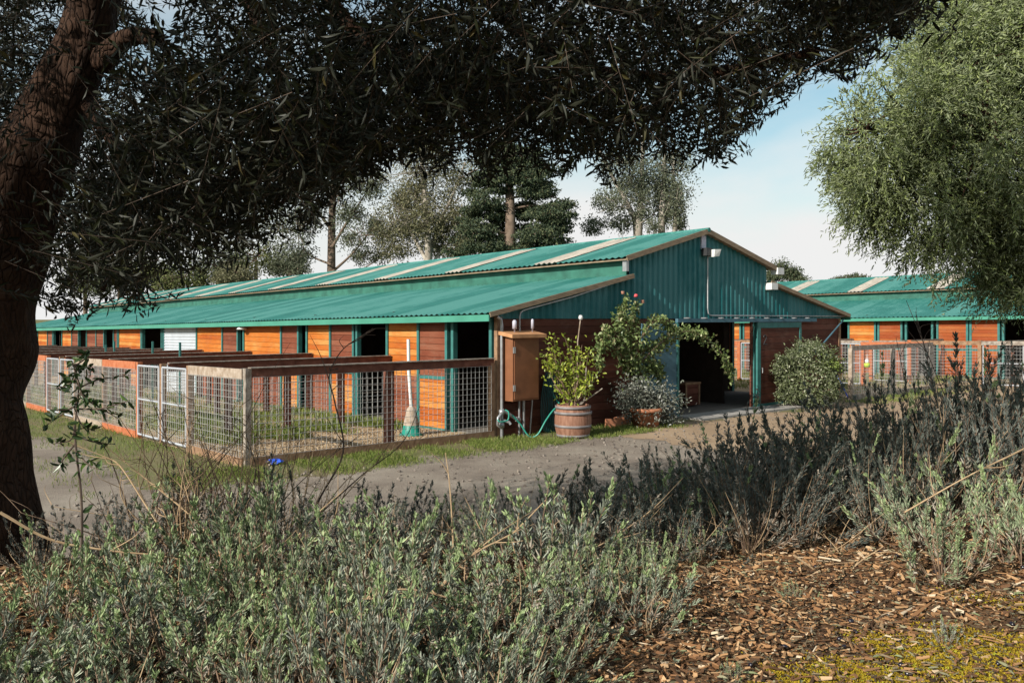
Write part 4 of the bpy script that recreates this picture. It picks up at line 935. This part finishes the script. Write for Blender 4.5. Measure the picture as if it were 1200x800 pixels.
for i, (a, b, c) in enumerate((((1090,600),(1065,470),(1050,395)), ((1120,600),(1100,480),(1073,365)), ((1150,560),(1110,470),(1062,352)), ((1175,580),(1140,480),(1118,430)), ((1010,600),(1015,520),(1030,470)))):
    stem('bare_branch', [a, b, c], (6.6,7.2), .006, M['darktwig'], ['bare dark twig rising from the right hedge, second from the left','bare dark twig rising from the right hedge to the green roof, middle one','tallest bare twig with a dry tip against the second stable roof','bare twig rising from the right hedge nearest the picture edge','short bare twig rising from the hedge below the right pen'][i], side=9, seed=30+i)
for i, (pl, d) in enumerate(((( (985,700),(1000,665),(1035,640) ), 5.0), (((930,650),(975,680),(1010,690)), 5.1), (((1010,690),(1060,670),(1120,655)), 5.1), (((1000,690),(985,650),(965,625)), 5.3), (((1060,600),(1130,560),(1200,525)), 4.9))):
    stem('dry_branch', pl, d, .006, M['drytwig'], ['short tan dry branch at the foot of the hedge, pointing right','tan dry stem lying on the mulch edge, pointing left','tan dry stem reaching right from the mulch towards the lit lavender','short tan stem standing in the mulch against the hedge','long dry stem leaning through the lavender at the right edge'][i], side=3, seed=80+i)

# dark leafy sapling on the left
b0_ = at(93, 690, 4.3); b0_[2] = T(b0_[0], b0_[1])
t = thing('leafy_sapling', 'slim sapling with dark oval leaves in front of the white pen gates', 'sapling', b0_)
main = spline([b0_, at(96, 600, 4.3), at(88, 510, 4.3), at(92, 455, 4.3), at(84, 422, 4.3)], 8)
gs = Geo(); gs.tube(main, np.linspace(.007,.003,len(main)), 6); gl = Geo(); main = np.array(main); rng2 = np.random.default_rng(5)
sides = [main]
for (px, py), j in (((145,440),24),((150,470),20),((58,480),22),((62,520),18),((120,480),26),((65,455),27),((130,520),16),((108,430),29),((112,505),19),((72,545),15),((138,490),23),((76,440),28),((116,550),14),((52,500),21),((100,415),30)):
    e = at(px, py, 4.3 + rng2.uniform(-.15,.15)); s = np.array(spline([main[j], (main[j]+e)/2 + rng2.normal(size=3)*.02, e], 6)); gs.tube(s, np.linspace(.005,.002,len(s)), 5); sides.append(s)
for s in sides:
    n = 30 if s is main else 16; k = rng2.integers(3, len(s), n); gl.leaves(s[k], rand_dirs(n, rng2, .1), rand_dirs(n, rng2, .9), .056*rng2.uniform(.5,1.25,n), .020*rng2.uniform(.7,1.3,n), .15, shape=(.35,.7))
gs.build('stem', M['darktwig'], t); gl.build('foliage', M['saplingleaf'], t)

# ------------------------------------------------------------------ the olive tree overhead
rng = np.random.default_rng(77)
tb = np.array([-3.42, 5.5, 0.]); tb[2] = T(tb[0], tb[1]) - .1
olive = thing('olive_tree', 'big dark olive tree with thick leaning trunk at the left, its canopy overhanging the view', 'tree', tb)
def knotty(path, rad, n, seed, amp):
    r = np.random.default_rng(seed); pts = np.array(spline(path, 10)); m = len(pts); rad = np.interp(np.linspace(0,1,m), np.linspace(0,1,len(rad)), rad)
    V = []; ph = r.uniform(0, 6.28, 6)
    for i in range(m):
        t = np.gradient(pts, axis=0)[i]; t /= np.linalg.norm(t); x = np.cross(t, [0,1,0]); x /= np.linalg.norm(x); y = np.cross(t, x)
        for j in range(n):
            a = j*2*math.pi/n; z = i*.11
            f = 1 + amp*(math.sin(2*a+z*1.2+ph[0])*.4 + math.sin(3*a-z*2.2+ph[1])*.35 + math.sin(5*a+z*3.1+ph[2])*.25 + math.sin(9*a+z*1.6+ph[3])*.18 + math.sin(z*4.1+a+ph[4])*.3)
            V.append(pts[i] + rad[i]*f*(math.cos(a)*x + math.sin(a)*y))
    return V, [[i*n+j, i*n+(j+1)%n, (i+1)*n+(j+1)%n, (i+1)*n+j] for i in range(m-1) for j in range(n)]
def X(px, py, d=5.5): return at(px, py, d)
g = Geo(); g.add(*knotty([tb + [0,0,-.1], X(-32, 560), X(-38, 470), X(-30, 400), X(-16, 320), X(14, 235), X(57, 145), X(94, 60), X(116, -20), X(146, -110)], [.42,.34,.32,.36,.335,.27,.20,.165,.15,.14], 44, 4, .10))
g.build('trunk', M['bark'], olive, True)
limbs = [([X(124,-30), X(200,-70,5.0), X(330,-100,4.4), X(600,-130,3.8)], .09), ([X(130,-50), X(260,-90,5.4), X(520,-60,5.6), X(760,20,5.6), X(900,60,5.4)], .11), ([X(20,250), X(-60,170,5.3), X(-160,60,5.0)], .13),
         ([X(150,-110), X(300,-260,4.8), X(520,-420,4.0)], .12), ([X(150,-110), X(120,-260,4.6), X(60,-500,3.6), X(-100,-900,2.2)], .13), ([X(330,-100,4.4), X(420,40,4.6), X(560,90,4.7), X(700,150,4.8)], .05),
         ([X(520,-60,5.6), X(640,60,5.2), X(780,90,4.8), X(960,60,4.4)], .06), ([X(260,-60,5.4), X(330,90,5.0), X(360,180,4.8), X(330,240,4.8)], .04), ([X(90,110), X(150,200,5.2), X(150,280,5.1), X(120,340,5.0)], .04),
         ([X(150,-110), X(400,-300,6.4), X(700,-330,7.0)], .10)]
g = Geo()
for pts, r in limbs: g.add(*knotty(pts, [r, r*.75, r*.5, r*.3], 14, 9, .1))
g.build('branches', M['bark'], olive, True)
g = Geo(); g.add(*knotty([X(118,75,5.45), X(138,52,5.35), X(158,42,5.3), X(186,46,5.25)], [.075,.06,.055,.05], 14, 3, .15)); e = X(186,46,5.25); g.build('cut_branch', M['bark'], olive, True)

PROF = [(-400,330),(-60,330),(0,330),(40,375),(90,385),(150,370),(185,330),(230,325),(265,335),(300,285),(340,280),(380,270),(420,235),(445,205),(520,205),(560,215),(620,195),(660,212),(710,222),(750,205),(800,208),(838,215),(870,190),(892,172),(905,135),(945,100),(985,100),(1030,78),(1065,40),(1095,-10),(1150,-60),(1300,-140)]
PXs, PYs = zip(*PROF)
def twigs(tips, rng, lmin, lmax, nleaf, leaf, gl, gs, droop=.7, spread=.5):
    n = len(tips)
    L_ = rng.uniform(lmin, lmax, n); d = rand_dirs(n, rng); d[:,2] = -abs(d[:,2])*spread - droop*rng.uniform(0,1,n); d /= np.linalg.norm(d, axis=1)[:,None]
    base = tips - d*L_[:,None]
    k = nleaf; t = np.tile(np.linspace(.05, 1, k), n); ti = np.repeat(np.arange(n), k)
    sag = np.zeros((n*k,3)); sag[:,2] = .12*(t*(1-t))*np.repeat(L_, k)*4*.35
    P = base[ti] + d[ti]*(t*L_[ti])[:,None] + sag
    rd = rand_dirs(n*k, rng); ax = d[ti]; rd -= ax*(rd*ax).sum(1)[:,None]; rd /= np.linalg.norm(rd, axis=1)[:,None]+1e-9
    D = ax*rng.uniform(.45,1.0,n*k)[:,None] + rd*.8
    gl.leaves(P, D, rand_dirs(n*k, rng), leaf*rng.uniform(.5,1.3,n*k), leaf*.2*rng.uniform(.7,1.3,n*k), .2, shape=(.35,.72))
    sel = np.arange(n) if gs is not None else []
    if gs is not None:
        A, Bp = base, tips; s1 = np.cross(d, [0.31,.2,.9]); s1 /= np.linalg.norm(s1, axis=1)[:,None]; s2 = np.cross(d, s1); r = .0014
        V = np.stack([A + s1*r, A - s1*r*.5 + s2*r*.87, A - s1*r*.5 - s2*r*.87, Bp + s1*r*.5, Bp - s1*r*.25 + s2*r*.43, Bp - s1*r*.25 - s2*r*.43], 1)
        q = np.array([[0,1,4,3],[1,2,5,4],[2,0,3,5]]); gs.add(V.reshape(-1,3), ((np.arange(n)*6)[:,None,None]+q[None]).reshape(-1,4))
gl, gs = Geo(), Geo()
# hanging skirt of the crown: tips lie between the ragged lower edge and the limbs above
n = 10500; px = rng.uniform(-140, 1110, n); d = rng.uniform(2.9, 6.4, n)
edge = np.interp(px, PXs, PYs) + 12*np.sin(px*.09) + 9*np.sin(px*.031+d*3) - 10
depth_up = rng.gamma(1.5, 95, n); py = edge - depth_up
py = np.where(py < -160, rng.uniform(-160, np.maximum(edge-20, -150)), py)
tips = np.stack([(px-600)/FPX*d, d, EYE-(py-372)/FPX*d], 1)
TR = np.array(spline([(-10,560),(-22,400),(-8,320),(28,235),(72,145),(106,60),(125,-20)], 6))
dist = np.sqrt(((px[:,None]-TR[None,:,0])**2 + (py[:,None]-10-TR[None,:,1])**2).min(1))
ok = (tips[:,2] > 2.25) & ~((dist < 75) & (d < 5.9)) & ~((px < 60) & (d < 5.4) & (rng.uniform(size=n) < .3))
SUNK = np.array([.70, .71]) / (math.hypot(.70,.71)*math.tan(R(29)))     # ground shift of a shadow per metre of height
def sunlit_bed(c):                # would this leaf shade the open, sunlit part of the bed?
    q = c[:,:2] + (c[:,2] - 1.05)[:,None]*SUNK
    return (q[:,1] < 5.55 + .65*np.maximum(q[:,0]-1.6, 0)) & (q[:,1] > 1.5) & (q[:,0] < 4.5)
gap = np.sin(tips[:,0]*2.9+tips[:,2]*3.3)*np.sin(tips[:,1]*2.3-tips[:,2]*2.1+1) + .6*np.sin(tips[:,0]*6.1-tips[:,2]*5.3+tips[:,1]*4)
ok &= rng.uniform(size=n) < np.clip(.85 + .40*gap, .38, 1)
ok &= ~(sunlit_bed(tips) & (rng.uniform(size=n) < .95))
tips = tips[ok]
twigs(tips, rng, .22, .46, 15, .064, gl, gs)
n = 1700; px = rng.uniform(-160, 160, n); d = rng.uniform(5.9, 7.0, n); py = rng.uniform(-150, 300, n)
twigs(np.stack([(px-600)/FPX*d, d, EYE-(py-372)/FPX*d], 1), rng, .22, .46, 14, .069, gl, gs)
# thicker crown above and behind, mostly out of the picture: it shades the skirt
n = 11000; y = rng.uniform(-3.2, 6.6, n); x = rng.uniform(-9.5, 4.0, n)
zp = 1.05 + math.tan(R(29))/.71*math.hypot(.70,.71)*(5.6 - y); z = np.maximum(zp, 3.1) + rng.gamma(2., .55, n)
c = np.stack([x, y, z], 1)
ok = (z < 8.2) & (((x+2.6)/7)**2 + ((y-1.9)/5.2)**2 < 1) & (z > EYE + (372+50)/FPX*np.maximum(y, .8)) & ~(sunlit_bed(c) & (rng.uniform(size=n) < .985)) & (rng.uniform(size=n) < .82)
twigs(c[ok], rng, .3, .6, 14, .095, gl, None, .3)
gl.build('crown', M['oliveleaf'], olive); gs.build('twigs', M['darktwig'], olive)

# the sunny olive tree on the right
rt = np.array([7.6, 9.6, 0.]); rt[2] = T(rt[0], rt[1])
olive2 = thing('olive_tree', 'sunlit grey-green olive tree leaning in from the right edge', 'tree', rt)
g = Geo(); top = np.array([6.9, 9.5, 3.4]); g.add(*knotty([rt + [0,0,-.1], rt + [-.1,0,.9], rt + [-.25,0,1.8], top], [.34,.27,.24,.20], 24, 12, .12)); g.build('trunk', M['bark'], olive2, True)
gl, gs, gb = Geo(), Geo(), Geo()
cen = []
for (px, py, d, r) in ((1120,60,8.8,.95),(1195,130,9.0,1.15),(1060,150,8.6,.75),(1010,180,8.5,.55),(1090,220,8.6,.8),(1150,250,8.7,.85),(1200,20,9.0,1.2),(1040,215,8.5,.55),(1130,140,8.2,.8),(1220,240,9.2,.95),(1150,0,9,1.1),(1085,90,8.7,.7),(1260,100,9.5,1.4),(1115,272,8.8,.42),(1165,285,8.9,.45),(1250,-60,9.5,1.4),(1130,-60,9.2,1.0),(1000,215,8.5,.35),(990,150,8.5,.33),(1140,325,8.9,.16),(1200,290,9.0,.5),(1240,180,9.4,1.2),(1270,20,9.6,1.5)):
    if px < 1030: r *= .8
    c = at(px + 26, py, d); cen.append((c, r))
    gb.tube(spline([top, (top+c)/2 + rng.normal(size=3)*.2, c], 6), np.linspace(.07,.015,13), 7)
for c, r in cen:
    nc = int(17*r**1.6) + 6; cc = rand_dirs(nc, rng); cc = c + cc*(rng.uniform(.2,1.0,nc)**.5)[:,None]*r*1.12
    for s_ in cc:
        gb.tube(spline([c + (s_-c)*.05, (c+s_)/2 + rng.normal(size=3)*.06, s_], 4), np.linspace(.016,.004,9), 5)
        cr = rng.uniform(.16,.30)*(.6+.4*min(1, r)); n = int(320*cr/.25*rng.uniform(.45,1.25)) // 5; q = rand_dirs(n, rng); q2 = s_ + q*(rng.uniform(.1,1,n)**.6)[:,None]*cr*[1.15,1.15,.85]
        L_ = rng.uniform(.12,.32,n); k = 13; out = s_ - c; out /= np.linalg.norm(out)+1e-6
        dd = q*.6 + rand_dirs(n, rng)*.8 + out*.5 + np.array([0,0,-.35]); dd /= np.linalg.norm(dd, axis=1)[:,None]
        t = np.tile(np.linspace(0,1,k), n); ti = np.repeat(np.arange(n), k); P = q2[ti] + dd[ti]*(t*L_[ti])[:,None]; P[:,2] -= .06*t**2
        D = dd[ti]*.9 + rand_dirs(n*k, rng)*.7
        gl.leaves(P, D, rand_dirs(n*k, rng) + [0,0,.4], .056*rng.uniform(.6,1.25,n*k), .0125*rng.uniform(.7,1.3,n*k), .2, shape=(.35,.72))
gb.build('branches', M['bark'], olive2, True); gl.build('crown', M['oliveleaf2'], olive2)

# ------------------------------------------------------------------ trees behind the barns
def far_tree(name, label, base_px, d, limbs, clumps, bark_m, leaf_m, leaf, per, seed, trunk_r, droop=0., cat='tree', flat=1., dens=2.1, base_py=372, group='trees behind the stables'):
    rng = np.random.default_rng(seed); b = at(base_px, base_py, d); b[2] = float(T(b[0], b[1]))
    t = thing(name, label, cat, b, group); g = Geo()
    for i, (pl, r0, r1) in enumerate(limbs):
        pts = [b] + [at(px, py, d + rng.uniform(-1,1)) for px, py in pl] if i == 0 or pl[0] is None else [at(px, py, d + rng.uniform(-1,1)) for px, py in pl]
        pts = spline(pts, 6); g.tube(pts, np.linspace(r0, r1, len(pts)), 8)
    gl = Geo()
    for px, py, rx, ry, w in clumps:
        c = at(px, py, d + rng.uniform(-1.5,1.5)); n = int(per*w); rx, ry = rx*d/FPX, ry*d/FPX
        n = int(n*dens); ns = max(3, int(n/16)); q = rand_dirs(ns, rng)*(rng.uniform(.1,1,ns)**.5)[:,None]*[rx, rx, ry] + c
        for s in q:
            if rng.uniform() < .2: g.tube([c + (s-c)*.1, (c+s)/2 + rng.normal(size=3)*.1, s], [.05,.03,.015], 4)
        P = np.repeat(q, 16, 0); P = P + rng.normal(size=P.shape)*np.array([.26,.26,.24])*(rx+ry)**.5*.62*np.array([1,1,flat])
        m = len(P); gl.leaves(P, rand_dirs(m, rng, -.6 - droop), rand_dirs(m, rng, .3), leaf*.6*rng.uniform(.6,1.3,m), leaf*.6*.42*rng.uniform(.7,1.3,m), .15)
    g.build('trunk', bark_m, t, True); gl.build('crown', leaf_m, t); return t
far_tree('eucalyptus_tree', 'sparse dark eucalyptus with a slim bare trunk, left of the conifer behind the stable', 386, 72,
    [([(388,330),(389,260),(392,190),(396,130)], .42, .2), ([(389,290),(410,255),(430,225)], .14, .04), ([(388,320),(415,295),(440,262)], .12, .04), ([(389,270),(368,240),(355,205)], .14, .04), ([(388,335),(420,318),(450,300)], .1, .03), ([(388,310),(365,300),(350,285)], .1, .03)],
    [(330,262,30,44,1.6),(310,235,40,50,1.8),(395,205,70,36,2.2),(395,232,50,40,2.4),(420,275,40,26,1.6),(350,270,26,34,1.6),(360,260,22,14,1.2),(412,250,18,12,1.2),(440,262,14,12,1),(425,300,16,10,.9),(352,225,22,20,1.6),(430,215,26,22,2),(400,190,34,24,2),(378,165,38,28,2),(360,300,14,12,.7),(445,300,12,10,.6),(340,310,14,12,.9),(410,280,10,8,.5)], M['conbark'], M['euc2'], .36, 360, 1, .4)
far_tree('eucalyptus_tree', 'brownish feathery eucalyptus just left of the conifer behind the stable', 500, 70,
    [([(502,300),(500,260),(496,210),(490,130)], .35, .12), ([(503,300),(515,262),(530,230),(545,190)], .2, .06), ([(502,310),(484,276),(470,250),(455,230)], .16, .05), ([(505,310),(530,280),(548,262)], .12, .04)],
    [(500,200,66,40,2.6),(495,250,46,46,3.2),(530,240,30,46,1.8),(465,260,30,34,1.8),(545,285,20,14,1.2),(488,225,22,26,2.6),(500,260,20,22,2.4),(478,270,22,18,2),(510,290,26,14,1.8),(465,292,22,12,1.6),(525,270,16,18,1.3),(540,255,16,18,1.2),(548,290,14,10,.9),(470,235,14,16,1.2),(500,180,40,30,3),(540,205,22,20,1.3),(450,275,14,12,.8),(535,300,16,8,.9)], M['eucbark'], M['euc'], .34, 420, 2, .4)
far_tree('conifer_tree', 'dense dark green conifer with a thick brown trunk above the stable roof', 599, 68,
    [([(598,300),(598,250),(596,190),(594,60)], .52, .25)] + [([(598,y),(598+dx*.5,y-4),(598+dx,y+9)], .10, .03) for y, dx in ((215,60),(222,-45),(245,70),(250,-52),(272,62),(275,-48),(200,-60),(195,55),(290,-40),(288,55),(232,76))],
    [(598 + sg*f*(34 + .36*(y-175)) , y + 7*f + (y % 7) - 3, .27*(34 + .36*(y-175)), 4.5, .8) for y in range(172, 300, 13) for sg in (-1, 1) for f in (.3, .78)] + [(570,235,20,10,1.3),(560,270,24,13,2.2),(580,290,24,9,2),(630,225,24,11,2),(645,250,26,12,2.4),(632,275,30,13,3),(620,293,30,8,2),(575,212,24,10,1.2),(660,240,16,6,.9),(655,265,18,8,1.2),(615,245,13,13,1.2),(584,255,12,14,1.2),(610,205,30,12,2),(640,200,24,12,1.3),(600,180,45,18,2.5),(560,250,14,9,.8),(590,275,10,12,1),(553,288,13,8,.9),(670,252,10,5,.4)], M['conbark'], M['conifer'], .42, 420, 3, .5, .1, flat=.42, dens=1.8)
far_tree('eucalyptus_tree', 'pale trunked eucalyptus pair to the right of the conifer behind the stable', 748, 74,
    [([(746,275),(738,245),(722,215),(700,170)], .34, .12), ([(748,280),(750,250),(752,215),(754,150)], .34, .14), ([(775,285),(776,250),(778,210),(780,160)], .34, .14), ([(790,285),(792,250),(794,215)], .25, .1), ([(738,245),(720,242),(700,250)], .09, .03), ([(750,262),(765,252),(772,240)], .08, .03)],
    [(745,205,66,36,1.8),(790,200,30,36,1.2),(745,235,50,34,1.8),(785,235,24,40,1.4),(715,235,20,16,1.3),(700,262,18,8,.8),(728,262,14,10,.9),(752,235,10,26,1.8),(778,240,10,26,2),(794,240,9,26,1.6),(740,215,26,14,1.6),(772,215,26,12,1.6),(694,270,8,6,.4),(735,190,40,16,1.8),(785,190,30,16,1.5),(798,262,7,10,.7),(765,265,8,8,.5)], M['eucbark'], M['euc2'], .36, 420, 4, .4)
far_tree('oak_tree', 'round dark tree showing over the right slope of the near stable roof', 915, 62, [([(915,350),(916,330)], .3, .15)],
    [(916,316,14,10,2),(928,322,12,8,1.6),(906,322,10,9,1.4),(940,329,8,5,.7)], M['conbark'], M['darkfar'], .30, 420, 5, .3, dens=1.8)
far_tree('oak_tree', 'low far treetop just above the second stable ridge', 990, 95, [([(990,345),(990,335)], .3, .15)],
    [(986,328,9,4,1.2),(1000,326,8,5,1.2),(975,331,7,3,.7),(1012,326,6,3,.6)], M['conbark'], M['darkfar'], .4, 300, 6, .3, dens=1.8)
for i, (px, py, rx, ry, d, m) in enumerate(((215,325,36,20,66,'shrubfar'),(180,318,30,24,70,'shrubfar'),(255,312,34,22,68,'darkfar'),(300,300,36,24,72,'shrubfar'),(340,308,24,18,70,'euc2'),(140,320,34,26,72,'darkfar'),(100,322,30,26,76,'shrubfar'),(275,322,24,10,64,'euc'))):
    far_tree('far_shrub_tree', ['yellow-green bushy tree over the far end of the stable roof','yellow-green round tree left of the roof end','dull dark bushy tree over the far roof','tall yellow-green tree over the skylights at left','grey-green tree beside the bare trunked eucalyptus','dark bushy tree behind the olive leaves at left','pale bushy tree far left behind the olive trunk','low brownish bush at the far roof ridge'][i], px, d,
        [([(px, py+30), (px, py)], .25, .1)], [(px, py, rx, ry, 2.6), (px+rx*.5, py+ry*.4, rx*.5, ry*.5, 1), (px-rx*.5, py+ry*.4, rx*.5, ry*.5, 1)], M['conbark'], M[m], .36, 420, 20+i, .3, dens=1.7)

# ------------------------------------------------------------------ light, sky, camera
EL = R(29); sd = np.array([-.70, -.71]); sd /= np.linalg.norm(sd)
w = bpy.data.worlds.new('World'); SC.world = w; w.use_nodes = True; nt = w.node_tree; lk = nt.links.new
bg = nt.nodes['Background']; sky = N(nt, 'ShaderNodeTexSky', sky_type='NISHITA'); sky.sun_disc = False
sky.sun_elevation = EL; sky.sun_rotation = math.atan2(sd[0], sd[1]) % (2*math.pi); sky.air_density = 1.0; sky.dust_density = 1.2; sky.ozone_density = 1.0
tc = N(nt, 'ShaderNodeTexCoord'); sep = N(nt, 'ShaderNodeSeparateXYZ'); lk(tc.outputs['Generated'], sep.inputs[0])
mp = N(nt, 'ShaderNodeMapping'); mp.inputs['Scale'].default_value = (1.6, 1.6, 5.5); lk(tc.outputs['Generated'], mp.inputs[0])
cn = N(nt, 'ShaderNodeTexNoise'); cn.inputs['Scale'].default_value = 2.2; cn.inputs['Detail'].default_value = 7; cn.inputs['Distortion'].default_value = .5; lk(mp.outputs[0], cn.inputs['Vector'])
el = ramp(nt, [(.0,(1,1,1)), (.09,(.95,.95,.95)), (.20,(.38,.38,.38)), (.6,(.35,.35,.35))]); lk(sep.outputs[2], el.inputs[0])
mul = N(nt, 'ShaderNodeMath', operation='MULTIPLY_ADD'); lk(cn.outputs['Fac'], mul.inputs[0]); mul.inputs[1].default_value = 1.3; mul.inputs[2].default_value = -.62
ad = N(nt, 'ShaderNodeMath', operation='ADD', use_clamp=True); lk(mul.outputs[0], ad.inputs[0]); lk(el.outputs[0], ad.inputs[1])
mx = N(nt, 'ShaderNodeMix', data_type='RGBA'); lk(ad.outputs[0], mx.inputs[0]); tint = N(nt, 'ShaderNodeMix', data_type='RGBA', blend_type='MULTIPLY'); tint.inputs[0].default_value = 1; lk(sky.outputs[0], tint.inputs[6]); tint.inputs[7].default_value = (.80, 1.10, 1.0, 1); lk(tint.outputs[2], mx.inputs[6]); mx.inputs[7].default_value = (6.5, 6.5, 6.45, 1)
lk(mx.outputs[2], bg.inputs['Color']); bg.inputs['Strength'].default_value = .10
sl = bpy.data.lights.new('Sun', 'SUN'); sl.energy = 5.0; sl.angle = R(.53); sl.color = (1, .94, .84)
so = bpy.data.objects.new('Sun', sl); COL.objects.link(so)
dirv = Vector((-sd[0]*math.cos(EL), -sd[1]*math.cos(EL), -math.sin(EL))); so.rotation_euler = dirv.to_track_quat('-Z', 'Y').to_euler(); so.location = (0, 0, 30)
cam = bpy.data.cameras.new('Camera'); co = bpy.data.objects.new('Camera', cam); COL.objects.link(co)
co.location = (0, 0, EYE); co.rotation_euler = (R(90), 0, 0); cam.sensor_width = 36; cam.lens = FPX*36/1200; cam.shift_y = -28/1200; cam.clip_end = 4000; cam.clip_start = .05
SC.camera = co
SC.view_settings.view_transform = 'Standard'; SC.view_settings.look = 'None'; SC.view_settings.exposure = .42; SC.view_settings.gamma = 1
